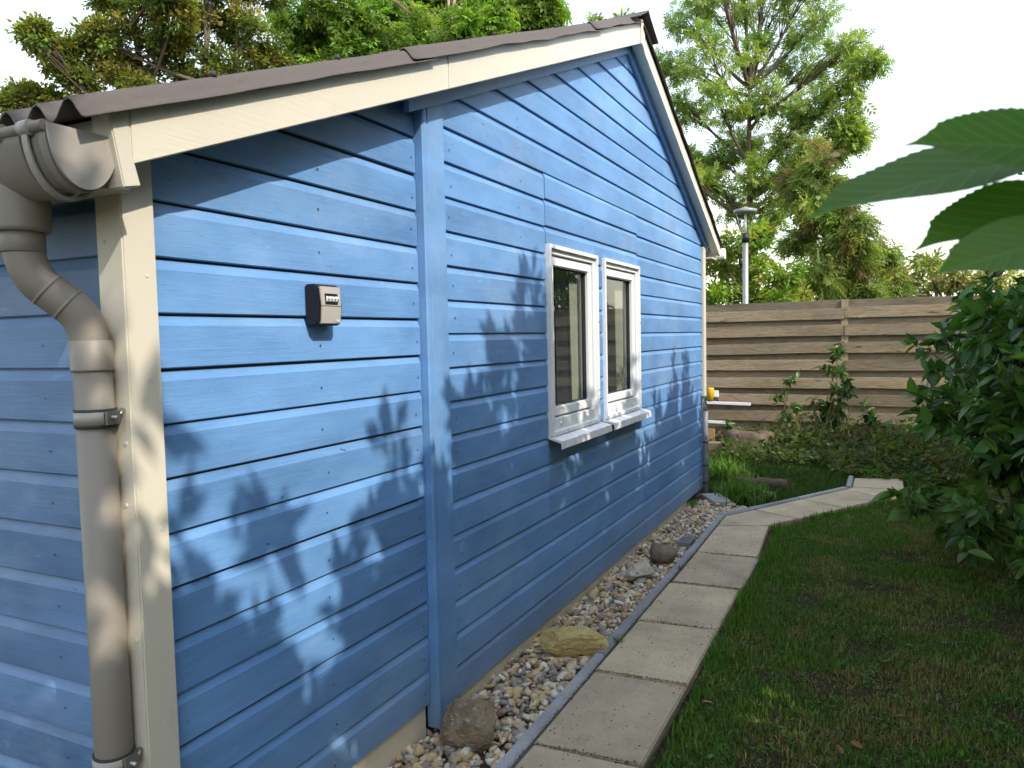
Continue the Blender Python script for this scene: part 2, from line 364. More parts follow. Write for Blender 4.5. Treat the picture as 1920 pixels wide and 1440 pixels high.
def np_mesh(name, V, F, mat, parent=None, col=None, rnd=None, smooth=False):
    """V (n,3), F (m,k) arrays -> mesh object, optional per-vertex colour / value"""
    me = bpy.data.meshes.new(name); k = F.shape[1]
    me.vertices.add(len(V)); me.vertices.foreach_set('co', V.astype(np.float32).ravel())
    me.loops.add(F.size); me.loops.foreach_set('vertex_index', F.astype(np.int32).ravel())
    me.polygons.add(len(F)); me.polygons.foreach_set('loop_start', np.arange(0, F.size, k, dtype=np.int32))
    me.polygons.foreach_set('loop_total', np.full(len(F), k, dtype=np.int32))
    if smooth: me.polygons.foreach_set('use_smooth', np.ones(len(F), dtype=bool))
    if col is not None:
        a = me.attributes.new('col', 'FLOAT_COLOR', 'POINT'); a.data.foreach_set('color', np.c_[col, np.ones(len(col))].astype(np.float32).ravel())
    if rnd is not None:
        a = me.attributes.new('rnd', 'FLOAT', 'POINT'); a.data.foreach_set('value', rnd.astype(np.float32))
    me.update(calc_edges=True); me.validate(); me.materials.append(mat)
    return link(name, me, parent)

def frames(n, dirs=None, spread=1.0, flat=0.0):
    """random orthonormal frames; x axis = leaf length direction"""
    a = RNG.normal(size=(n, 3))
    if dirs is not None: a = a*spread + dirs
    a[:, 2] -= flat*0.0
    a /= np.linalg.norm(a, axis=1, keepdims=True)+1e-9
    nrm = RNG.normal(size=(n, 3)); nrm[:, 2] = np.abs(nrm[:, 2])+flat
    nrm -= a*np.sum(a*nrm, axis=1, keepdims=True); nrm /= np.linalg.norm(nrm, axis=1, keepdims=True)+1e-9
    return a, np.cross(nrm, a), nrm
def scatter(tv, tf, P, A, B, N, S):
    """copies of template (tv, tf) at points P, axes A,B,N, size S"""
    n = len(P); k = len(tv)
    V = P[:, None, :] + S[:, None, None]*(tv[None, :, 0, None]*A[:, None, :] + tv[None, :, 1, None]*B[:, None, :] + tv[None, :, 2, None]*N[:, None, :])
    F = (tf[None] + (np.arange(n)*k)[:, None, None]).reshape(-1, tf.shape[1])
    return V.reshape(-1, 3), F
# leaf templates (length 1 along x)
T_LEAF = (np.array([(0, 0, 0), (0.45, 0.24, 0.06), (1, 0, -0.06), (0.45, -0.24, 0.06), (0.5, 0, 0)]),
          np.array([(0, 4, 1), (4, 2, 1), (0, 3, 4), (4, 3, 2)]))
def comp_leaf():
    v = []; f = []
    for i, (t, sd) in enumerate([(0.25, 1), (0.25, -1), (0.48, 1), (0.48, -1), (0.70, 1), (0.70, -1), (0.80, 0)]):
        o = len(v); L = 0.42 if sd else 0.34; w = 0.085
        dx, dy = (0.55*L, sd*0.84*L) if sd else (L, 0)
        px, py = -dy/L*w, dx/L*w; zz = -0.10*t
        b = (t, 0, zz)
        v += [b, (t+dx*0.45+px, dy*0.45+py, zz-0.02), (t+dx, dy, zz-0.12), (t+dx*0.45-px, dy*0.45-py, zz-0.02)]
        f += [(o, o+1, o+2), (o, o+2, o+3)]
    return np.array(v), np.array(f)
T_COMP = comp_leaf()
def spray_leaf():
    v = []; f = []
    for i in range(7):
        t = 0.12*i; sd = 1 if i % 2 else -1; o = len(v); L = 0.34*(1-0.07*i)
        v += [(t, 0, 0), (t+0.7*L, sd*0.55*L+0.05*sd, -0.12*L), (t+L, sd*0.62*L, -0.5*L)]; f += [(o, o+1, o+2)]
    o = len(v); v += [(0, 0.02, 0), (0, -0.02, 0), (1, 0, -0.25)]; f += [(o, o+1, o+2)]
    return np.array(v), np.array(f)
T_SPRAY = spray_leaf()
def broad_leaf(nl=7, serr=0.0, width=0.5, curl=0.22, fold=0.16, tip=0.12, nw=2):
    """ovate pointed leaf with a folded midrib; returns verts, quads, uv"""
    v = []; uv = []
    for i in range(nl+1):
        t = i/nl; w = width*0.5*(math.sin(math.pi*min(1, (t*0.96+0.02))**0.80))**0.85*(1-0.25*t)
        if t > 0.82: w *= max(0.0, (1-t)/0.18)**0.75*0.9+0.02
        if serr and 0.08 < t < 0.95: w *= 1+serr*(1 if i % 2 else -0.6)
        for j in range(-nw, nw+1):
            q = j/nw; y = w*q; z = fold*abs(y)*1.6 - curl*t*t*0.6 + 0.05*math.sin(t*9)*abs(q)*width*0.5
            v.append((t-(serr*0.25 if (serr and abs(j) == nw and i % 2 == 0) else 0), y, z)); uv.append((0.5+0.5*q*(w/(width*0.5)), t))
    f = []
    m = 2*nw+1
    for i in range(nl):
        for j in range(m-1):
            a = i*m+j; f.append((a, a+1, a+m+1, a+m))
    return np.array(v), np.array(f), uv

# =================================================================== SETTING
g = MB().add([(-600, -600, -0.10), (600, -600, -0.10), (600, 600, -0.10), (-600, 600, -0.10)], [(0, 1, 2, 3)]).build('ground', MAT['ground'])
tag(g, kind='structure')
def vnoise(x, y, s, seed=0):
    """cheap smooth value noise"""
    x = np.asarray(x)*s; y = np.asarray(y)*s
    xi = np.floor(x).astype(int); yi = np.floor(y).astype(int); fx = x-xi; fy = y-yi
    fx = fx*fx*(3-2*fx); fy = fy*fy*(3-2*fy)
    def h(a, b):
        q = np.sin(a*127.1+b*311.7+seed*74.7)*43758.5453; return q-np.floor(q)
    return (h(xi, yi)*(1-fx)+h(xi+1, yi)*fx)*(1-fy)+(h(xi, yi+1)*(1-fx)+h(xi+1, yi+1)*fx)*fy
def grid_sheet(name, mat, x0, x1, y0, y1, step, zf):
    xs = np.arange(x0, x1+step/2, step); ys = np.arange(y0, y1+step/2, step)
    X, Y = np.meshgrid(xs, ys); Z = zf(X, Y)
    V = np.c_[X.ravel(), Y.ravel(), Z.ravel()]; nx = len(xs); ny = len(ys)
    i, j = np.meshgrid(np.arange(nx-1), np.arange(ny-1)); a = (j*nx+i).ravel()
    return np_mesh(name, V, np.c_[a, a+1, a+nx+1, a+nx], mat, smooth=True)
lawn_z = lambda X, Y: -0.050+0.022*(vnoise(X, Y, 2.2, 3)-0.5)+0.012*(vnoise(X, Y, 7, 5)-0.5)
lawn = grid_sheet('lawn_soil', MAT['soil'], 0.44, 5.5, -3.0, 10.2, 0.06, lawn_z); tag(lawn, kind='structure')
bed_z = lambda X, Y: -0.055+0.05*np.clip((Y-6.2)/3, 0, 1)+0.03*(vnoise(X, Y, 2.0, 9)-0.5)
bed = grid_sheet('planting_bed', MAT['soil'], -3.0, 0.42, 6.36, 10.25, 0.08, bed_z); tag(bed, kind='structure')

# ------------------------------------------------ gravel bed
gb_z = lambda X, Y: -0.046+0.012*(vnoise(X, Y, 3.0, 2)-0.5)
gravel = grid_sheet('gravel_bed', MAT['gravel_base'], -0.06, 0.355, -1.6, 6.36, 0.05, gb_z); tag(gravel, kind='structure')
ROCKS = [(0.165, 1.20, 0.115), (0.215, 2.13, 0.14), (0.245, 3.80, 0.075), (0.21, 3.32, 0.08)]
def pebble_mesh(seed):
    bm = bmesh.new(); bmesh.ops.create_icosphere(bm, subdivisions=2, radius=1.0)
    rr = random.Random(seed); k = [Vector((rr.uniform(-1, 1), rr.uniform(-1, 1), rr.uniform(-1, 1))) for _ in range(5)]
    for v in bm.verts:
        d = 1.0
        for q in k: d += 0.16*math.sin(3.0*v.co.dot(q)+q.x*5)
        v.co *= d
    V = np.array([v.co[:] for v in bm.verts]); F = np.array([[v.index for v in f.verts] for f in bm.faces]); bm.free(); return V, F
PEBS = [pebble_mesh(i) for i in range(6)]
pts = []
def ok_peb(x, y):
    if x < -0.035 or x > 0.335 + (0 if y < 4.95 else max(0, (y-4.95)*0.62)): return False
    if y > 5.75 and x < 0.06: return False
    if y > 5.95 + 0.2*math.sin(x*9): return False
    return True
for layer in range(3):
    for iy in range(int(7.2/0.026)):
        y = -1.2+iy*0.026
        for ix in range(28):
            x = -0.04+ix*0.026
            xx = x+random.uniform(-0.013, 0.013); yy = y+random.uniform(-0.013, 0.013)
            if random.random() < (0.50, 0.38, 0.16)[layer] and ok_peb(xx, yy): pts.append((xx, yy, layer))
P = np.array(pts); n = len(P); print('pebbles', n)
S = RNG.lognormal(math.log(0.0150), 0.30, n); S = np.clip(S, 0.008, 0.030)
Z = -0.043+P[:, 2]*0.011+RNG.uniform(-0.003, 0.005, n)
key = np.hypot(P[:, 0]-CAM[0], P[:, 1]-CAM[1])/S
key[(P[:, 1] < 0.98) | (P[:, 2] < 1)] = 1e9
big = set(np.argsort(key)[:300].tolist())
pm = []
for i, (V, F) in enumerate(PEBS):
    me = bpy.data.meshes.new('pebble'); me.from_pydata(V.tolist(), [], F.tolist()); me.polygons.foreach_set('use_smooth', [True]*len(F)); me.materials.append(MAT['pebble']); pm.append(me)
VV = []; FF = []; RR = []; off = 0
for i in range(n):
    sc = S[i]*np.array([RNG.uniform(1.0, 1.5), RNG.uniform(0.75, 1.05), RNG.uniform(0.55, 0.85)])
    rot = (RNG.uniform(-0.5, 0.5), RNG.uniform(-0.5, 0.5), RNG.uniform(0, 6.28))
    if i in big:
        o = link('pebble', pm[i % 6], gravel); o.location = (P[i, 0], P[i, 1], Z[i]); o.scale = sc; o.rotation_euler = rot
    else:
        V, F = PEBS[i % 6]
        Rm = np.array(Matrix.Rotation(rot[2], 3, 'Z') @ Matrix.Rotation(rot[1], 3, 'Y') @ Matrix.Rotation(rot[0], 3, 'X'))
        VV.append((V*sc) @ Rm.T+np.array([P[i, 0], P[i, 1], Z[i]])); FF.append(F+off); off += len(V); RR.append(np.full(len(V), RNG.random()))
tag(np_mesh('loose_pebbles', np.concatenate(VV), np.concatenate(FF), MAT['pebble_stuff'], gravel, rnd=np.concatenate(RR), smooth=True), kind='stuff')

# ------------------------------------------------ garden path
path = bpy.data.objects.new('path', None); COL.objects.link(path); tag(path, kind='structure')
def slab(poly, z1=0.0, z0=-0.07, jit=0.004):
    dz = [random.uniform(-jit, jit) for _ in poly]
    m = MB(); k = len(poly)
    m.loft([[(x, y, z0) for x, y in poly], [(x, y, z1+d) for (x, y), d in zip(poly, dz)]])
    return m.build('paving_slab', MAT['slab'], path, 0.006)
XL, XR = 0.420, 0.845
yj = [-3.0, -2.28, -1.575, -0.87, -0.165, 0.54, 1.242, 1.945, 2.64, 3.345, 4.06]
for a, b in zip(yj[:-1], yj[1:]):
    k = random.uniform(-0.008, 0.008)
    slab([(XL+k, a+0.004), (XR+k, a+0.022), (XR+k, b+0.014), (XL+k, b-0.004)])
slab([(XL, 4.066), (XR-0.005, 4.090), (0.79, 5.02), (0.415, 4.86)])
slab([(0.412, 4.872), (0.788, 5.034), (0.975, 5.34), (0.60, 5.57), (0.412, 5.25)])
dirv = np.array([0.505, 0.863])
q0 = np.array([0.603, 5.577]); q1 = np.array([0.979, 5.347])
for s in range(2):
    a0, a1 = q0+dirv*(0.665*s+0.006), q1+dirv*(0.665*s+0.006); b0, b1 = q0+dirv*0.665*(s+1), q1+dirv*0.665*(s+1)
    slab([tuple(a0), tuple(a1), tuple(b1), tuple(b0)])
e0, e1 = q0+dirv*1.336, q1+dirv*1.336
slab([tuple(e0), tuple(e1), (1.80, 6.90), (1.345, 6.92)])
slab([(1.345, 6.93), (1.80, 6.91), (1.80, 7.55), (1.345, 7.42)])
# grey concrete edging strips, left side of the path
ej = [-3.0, -2.3, -1.2, -0.1, 1.0, 2.115, 3.28, 4.3]
def edging(p, q, w=0.052, top=0.014):
    p = np.array(p); q = np.array(q); d = (q-p)/np.linalg.norm(q-p); nn = np.array([-d[1], d[0]])*w/2; p = p+d*0.003; q = q-d*0.003
    m = MB(); r = lambda c, z, k: (c[0]+nn[0]*k, c[1]+nn[1]*k, z)
    ring = lambda c, e: [r(c, -0.12, 1), r(c, -0.12, -1), r(c, top-0.012+e, -1), r(c, top+e, -0.7), r(c, top+e, 0.7), r(c, top-0.012+e, 1)]
    m.loft([ring(p, random.uniform(-.003, .003)), ring(q, random.uniform(-.003, .003))]); return m.build('edging_strip', MAT['edging'], path)
for a, b in zip(ej[:-1], ej[1:]): edging((0.385, a), (0.385, b))
edging((0.385, 4.3), (0.378, 5.24)); edging((0.376, 5.25), (0.90, 6.16)); edging((0.905, 6.165), (1.28, 6.82)); edging((1.31, 6.84), (1.31, 7.45), 0.05, 0.02)

# =================================================================== THE HOUSE
house = thing('garden_house', 'blue wooden garden house with white trim and dark corrugated roof', 'house')
H = 0.14
XG_L, XG_R = -0.012, 0.010     # outer faces of the two gable panels
APY, SLL, SLR = 3.86, 0.394, 0.437
ZB0 = 2.0106                    # barge bottom line at Y=0
def z_rake(Y): return ZB0+SLL*Y if Y <= APY else ZB0+SLL*APY-SLR*(Y-APY)
def y_rake_l(z): return (z-ZB0)/SLL
def y_rake_r(z): return APY+(ZB0+SLL*APY-z)/SLR
gable = MB()
bx0, bx1 = -0.09, -0.022
W1 = (2.415, 3.172, 1.02, 2.045); W2 = (3.298, 4.068, 1.02, 2.045)
# backing wall round the window openings
gable.box(bx0, bx1, -0.07, 1.3, 0.10, 2.0); gable.box(bx0, bx1, 1.301, W1[0]+0.03, 0.045, 2.0); gable.box(bx0, bx1, W1[1]-0.03, W2[0]+0.03, 0.9, 2.2); gable.box(bx0, bx1, W2[1]-0.03, 6.3, 0.045, 2.35)
gable.box(bx0, bx1, W1[0]+0.031, W2[1]-0.031, 0.045, W1[2]+0.02)
gable.add([(bx0, -0.07, 2.001), (bx0, 6.3, 2.351), (bx0, APY, 3.5), (bx1, -0.07, 2.001), (bx1, 6.3, 2.351), (bx1, APY, 3.5)], [])
o = len(gable.v)
prof = [(-0.07, 2.0005), (W1[0]+0.03, 2.0005), (W1[0]+0.031, 2.03), (W2[1]-0.031, 2.03), (W2[1]-0.03, 2.3505), (6.3, 2.3505), (6.3, 2.43), (APY, 3.50), (-0.07, 1.99)]
gable.loft([[(bx0, y, z) for y, z in prof], [(bx1, y, z) for y, z in prof]])
gwall = gable.build('gable_wall', MAT['dark'], house)

def board(y0, y1, zb, face, parent, mat, h=H, cut=True):
    """one rebated board: square lower lip, chamfered top tucked under the next board"""
    th = 0.022
    prof = [(face-th, zb), (face-0.003, zb), (face, zb+0.003), (face, zb+h-0.031), (face-0.0115, zb+h-0.0032), (face-0.013, zb+h+0.010), (face-th, zb+h+0.010)]
    dz0, dz1 = random.uniform(-0.0015, 0.0015), random.uniform(-0.0015, 0.0015); dx = random.uniform(-0.0012, 0.0012)
    r0 = []; r1 = []; rm = []
    for x, z in prof:
        a, b = y0, y1
        if cut: a = max(y0, y_rake_l(z)-0.16); b = min(y1, y_rake_r(z)+0.16)
        if b < a: b = a+0.001
        r0.append((x+dx, a, z+dz0)); r1.append((x+dx, b, z+dz1))
    m = MB().loft([r0, r1]); return m.build('board', mat, parent)
zL = 0.0926
for j in range(18):
    zb = zL+j*H
    if zb+0.02 > z_rake(1.21)+0.05: break
    board(-0.016, 1.205, zb, XG_L, gwall, MAT['blue_y'])
zR = 0.0346
for j in range(26):
    zb = zR+j*H
    if zb > z_rake(APY)-0.05: break
    if zb < 0.98 - H*0.5:
        segs = [(1.372, 2.405), (2.408, 4.075), (4.078, 6.235)] if j > 3 else ([(1.372, 6.235)] if j % 2 else [(1.372, 4.2), (4.203, 6.235)])
    elif zb < 2.0: segs = [(1.372, 2.405), (3.176, 3.296), (4.078, 6.235)]
    elif zb < 2.3: segs = [(1.372, 2.405), (2.408, 4.075), (4.078, 6.235)]
    else: segs = [(1.372, 6.235)]
    if zb < W1[3] < zb+H: board(2.408, 4.075, W1[3]+0.002, XG_R+0.002, gwall, MAT['blue_y'], h=zb+H-W1[3]-0.002)
    for k, (a, b) in enumerate(segs):
        if zb < 0.98-H*0.5 and zb+H > 0.98 and k == 1:
            board(a, b, zb, XG_R, gwall, MAT['blue_y'], h=H-0.0); continue
        board(a, b, zb+(0.006 if (k == 1 and len(segs) == 3 and zb > 2) else (-0.003 if k == 2 else 0)), XG_R+(0.002 if k == 1 else 0), gwall, MAT['blue_y'])
# screws in the boards
nl = MB()
def screw_dot(x, y, z, r=0.0044, ax=0):
    vs = [(x, y, z)] if ax == 0 else [(x, y, z)]
    for k in range(6):
        a = k*math.pi/3; vs.append((x-0.0004, y+r*math.cos(a), z+r*math.sin(a)) if ax == 0 else (x+r*math.cos(a), y+0.0004, z+r*math.sin(a)))
    nl.add(vs, [(0, 1+k, 1+(k+1) % 6) for k in range(6)])
for j in range(16):
    for yy in (0.62, 1.17):
        z = zL+j*H+0.055
        if z < z_rake(yy)-0.06: screw_dot(XG_L+0.0022, yy+random.uniform(-.012, .012), z+random.uniform(-.012, .012))
for j in range(25):
    for yy in (1.43, 2.1, 2.95, 3.7, 4.5, 5.3, 6.15):
        z = zR+j*H+0.055
        if z < z_rake(yy)-0.12 and not (W1[0]-0.05 < yy < W2[1]+0.05 and 0.93 < z < 2.1): screw_dot(XG_R+0.0030, yy+random.uniform(-.02, .02), z+random.uniform(-.012, .012))
# eave wall (left, in shade)
YE = -0.080
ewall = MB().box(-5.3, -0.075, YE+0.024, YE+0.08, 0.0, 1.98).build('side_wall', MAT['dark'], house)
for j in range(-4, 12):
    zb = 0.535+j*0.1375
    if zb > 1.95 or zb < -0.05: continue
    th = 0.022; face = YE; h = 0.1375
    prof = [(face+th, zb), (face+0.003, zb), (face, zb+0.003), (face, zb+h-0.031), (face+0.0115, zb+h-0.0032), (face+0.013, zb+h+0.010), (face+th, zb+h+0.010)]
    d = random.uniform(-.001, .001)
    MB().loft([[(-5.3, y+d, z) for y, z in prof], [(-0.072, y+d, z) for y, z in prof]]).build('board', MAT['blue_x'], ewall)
    screw_dot(-0.335+random.uniform(-.01, .01), YE-0.002, zb+0.06, 0.0035, 1)
tag(nl.build('screw_heads', MAT['screw'], house), kind='stuff')
# remaining shell: far side, back, floor (closes the room behind the windows)
box('far_side_wall', MAT['dark'], house, -5.3, -0.1, 6.24, 6.30, 0, 2.36)
m = MB(); m.loft([[(-5.36, y, z) for y, z in ((-0.05, 0), (6.3, 0), (6.3, 2.4), (APY, 3.5), (-0.05, 1.98))], [(-5.31, y, z) for y, z in ((-0.05, 0), (6.3, 0), (6.3, 2.4), (APY, 3.5), (-0.05, 1.98))]]); m.build('back_wall', MAT['dark'], house)
box('floor_slab', MAT['dark'], house, -5.3, -0.1, 0.0, 6.23, -0.05, 0.01)
# plinth
pl = MB().box(-0.08, -0.024, 0.0, 1.185, -0.08, zL-0.004); pl.build('plinth', MAT['plinth'], house)
ys = [1.40, 2.3, 3.4, 4.6, 5.62]
for a, b in zip(ys[:-1], ys[1:]): box('plinth', MAT['plinth'], house, -0.08, -0.006+random.uniform(-.003, .003), a, b-0.006, -0.08, zR-0.003)
box('plinth', MAT['fence_x'], house, -0.10, -0.05, 5.63, 6.25, -0.02, zR-0.003)
# corner posts, batten
m = MB(); m.loft([[(x, y, z) for x, y in ((-0.072, -0.108), (0.020, -0.108), (0.020, -0.016), (-0.012, -0.016), (-0.012, -0.085), (-0.072, -0.085))] for z in (-0.06, 2.06)])
m.build('corner_post', MAT['white_wood_z'], house, 0.004)
m = MB(); m.loft([[(x, y, z) for x, y in ((-0.05, 6.30), (-0.05, 6.345), (0.030, 6.345), (0.030, 6.240), (0.005, 6.240), (0.005, 6.30))] for z in (0.17, 2.40)])
m.build('corner_post', MAT['white_wood_z'], house, 0.003)
bt = MB(); bt.loft([[(-0.03, 1.209, -0.01), (0.018, 1.209, -0.01), (0.024, 1.216, -0.01), (0.024, 1.233, -0.01), (0.016, 1.237, -0.01), (0.016, 1.250, -0.01), (0.020, 1.254, -0.01), (0.020, 1.37, -0.01), (-0.03, 1.37, -0.01)],
         [(-0.03, 1.209, 2.49), (0.018, 1.209, 2.49), (0.024, 1.216, 2.49), (0.024, 1.233, 2.495), (0.016, 1.237, 2.497), (0.016, 1.250, 2.50), (0.020, 1.254, 2.50), (0.020, 1.37, 2.54), (-0.03, 1.37, 2.54)]])
bt.build('batten', MAT['blue_z'], house)
# frieze boards under the rake
def rake_board(name, mat, x0, x1, ya, yb, zlo, zhi, bev=0.0, steps=1):
    r = []
    for i in range(steps+1):
        y = ya+(yb-ya)*i/steps; zz = z_rake(y); r.append([(x0, y, zz+zlo), (x1, y, zz+zlo), (x1, y, zz+zhi), (x0, y, zz+zhi)])
    return MB().loft(r).build(name, mat, house, bev)
rake_board('frieze_board', MAT['blue_y'], 0.0125, 0.036, 1.10, APY-0.001, -0.052, 0.10)
rake_board('frieze_board', MAT['blue_y'], 0.0125, 0.036, APY, 6.42, -0.050, 0.10)
rake_board('frieze_strip', MAT['blue_y'], 0.0122, 0.046, APY+0.06, 6.40, -0.012, 0.09)
# soffit, barge boards, fascias
rake_board('soffit', MAT['soffit'], -0.02, 0.092, -0.12, APY-0.001, 0.030, 0.046)
rake_board('soffit', MAT['soffit'], 0.0465, 0.092, APY+0.001, 6.58, 0.012, 0.030)
BO0, BO1 = 0.095, 0.120
def barge(ya, yb, top, parts):
    rings = []
    for i in range(parts+1):
        y = ya+(yb-ya)*i/parts; zz = z_rake(y)
        rings.append([(BO0, y, zz), (BO1, y, zz), (BO1, y, zz+top), (BO0, y, zz+top)])
    return MB().loft(rings).build('barge_board', MAT['white_wood_y'], house, 0.003)
barge(-0.150, 1.25, 0.137, 1); barge(1.2515, APY-0.022, 0.137, 1); barge(APY+0.022, 6.60, 0.125, 1)
zz = z_rake(APY)
m = MB(); m.loft([[(0.098, APY-0.021, zz-0.006), (0.126, APY-0.021, zz-0.006), (0.126, APY-0.021, zz+0.15), (0.098, APY-0.021, zz+0.15)],
                  [(0.098, APY+0.005, zz-0.010), (0.130, APY+0.005, zz-0.010), (0.130, APY+0.005, zz+0.165), (0.098, APY+0.005, zz+0.165)],
                  [(0.098, APY+0.070, zz-0.055), (0.128, APY+0.070, zz-0.055), (0.128, APY+0.070, zz+0.125), (0.098, APY+0.070, zz+0.125)]]); m.build('apex_cover', MAT['white_wood_z'], house, 0.003)
# foot of the left barge board: boxed eave end
m = MB(); m.loft([[(x, -0.172, 1.898), (x, -0.128, 1.908), (x, -0.150, 1.99), (x, -0.150, 2.085), (x, -0.205, 2.07)] for x in (0.060, 0.1195)]); m.build('eave_end_block', MAT['white_wood_x'], house, 0.003)
m = MB(); m.box(-5.3, 0.058, -0.178, -0.160, 1.902, 2.055); m.box(-5.3, 0.058, -0.1595, -0.1085, 1.904, 1.918); m.build('fascia_board', MAT['white_wood_x'], house, 0.002)
m = MB(); m.box(-5.3, 0.09, 6.56, 6.58, 2.29, 2.40); m.box(-5.3, 0.09, 6.348, 6.559, 2.292, 2.306); m.build('fascia_board', MAT['white_wood_x'], house, 0.002)
tb = MB(); tb.tube([(0.16, 6.66, 2.36), (-5.3, 6.66, 2.36)], 0.055, 10); tb.build('rear_gutter', MAT['pvc_white'], house)

# ------------------------------------------------ corrugated roof
roof = bpy.data.objects.new('roof', None); COL.objects.link(roof); roof.parent = house
PER, AMP = 0.105, 0.0225
def zc(x): return AMP*math.cos(2*math.pi*(x-0.092)/PER)
def roof_sheet(ya, yb, zf, lift, name='roof_sheet', xa=-5.6, xb=0.147, wob=0.0):
    xs = [xb - i*PER/8 for i in range(int((xb-xa)/(PER/8))+1)]
    nst = max(2, int(abs(yb-ya)/0.10)); V = []; F = []
    rr = random.Random(int(ya*100))
    ph = [rr.uniform(0, 6) for _ in range(4)]
    for layer in (0, 1):
        for i in range(nst+1):
            y = ya+(yb-ya)*i/nst
            for k, x in enumerate(xs):
                z = zf(y)+zc(x)+lift-(0.0045 if layer else 0)
                e = max(0, 1-k/5.0)
                w = wob*e*(math.sin(y*7+ph[0])+0.6*math.sin(y*17+ph[1])+0.4*math.sin(y*41+ph[2]))
                V.append((x+w*0.5, y, z+w-e*0.004))
    nx = len(xs); L = (nst+1)*nx
    for i in range(nst):
        for k in range(nx-1):
            a = i*nx+k; F.append((a, a+1, a+nx+1, a+nx)); F.append((L+a, L+a+nx, L+a+nx+1, L+a+1))
        F.append((i*nx, (i+1)*nx, L+(i+1)*nx, L+i*nx))
    for k in range(nx-1): F.append((k, L+k, L+k+1, k+1)); a = nst*nx+k; F.append((a, a+1, L+a+1, L+a))
    m = MB(); m.add(V, F, True); o = m.build(name, MAT['roof'], roof)
    return o
zl = lambda y: 2.158+SLL*y
zr = lambda y: 2.158+SLL*APY-SLR*(y-APY)
roof_sheet(-0.275, 1.13, zl, 0.0, wob=0.0015); roof_sheet(0.985, 3.02, zl, 0.011, wob=0.004); roof_sheet(2.90, APY-0.02, zl, 0.021, wob=0.003)
roof_sheet(6.70, 5.3, zr, 0.0, wob=0.004); roof_sheet(5.42, APY+0.02, zr, 0.010, wob=0.004)
# ridge cap
m = MB(); zt = zl(APY)+0.062
ringf = lambda x, e: [(x, APY-0.21, zl(APY-0.21)+0.036+e), (x, APY-0.06, zl(APY-0.06)+0.050+e), (x, APY, zt+e), (x, APY+0.06, zr(APY+0.06)+0.050+e), (x, APY+0.25, zr(APY+0.25)+0.036+e)]
r = []
for x in (0.175, 0.10, -0.9, -5.6):
    a = ringf(x, 0); b = ringf(x, -0.005); r.append(a+b[::-1])
m.loft(r); m.build('ridge_cap', MAT['roof'], roof)
for (x, y) in ((0.092, 0.12), (0.092, 0.62), (-0.118, 0.12), (0.092, 1.7), (0.092, 2.4), (0.092, 3.2)):
    z = zl(y)+AMP+(0.0 if y < 1 else 0.012); MB().tube([(x, y, z-0.002), (x, y, z+0.006), (x, y, z+0.012), (x, y, z+0.014)], [0.009, 0.0085, 0.006, 0.001], 8).build('nail_cap', MAT['rubber'], roof)

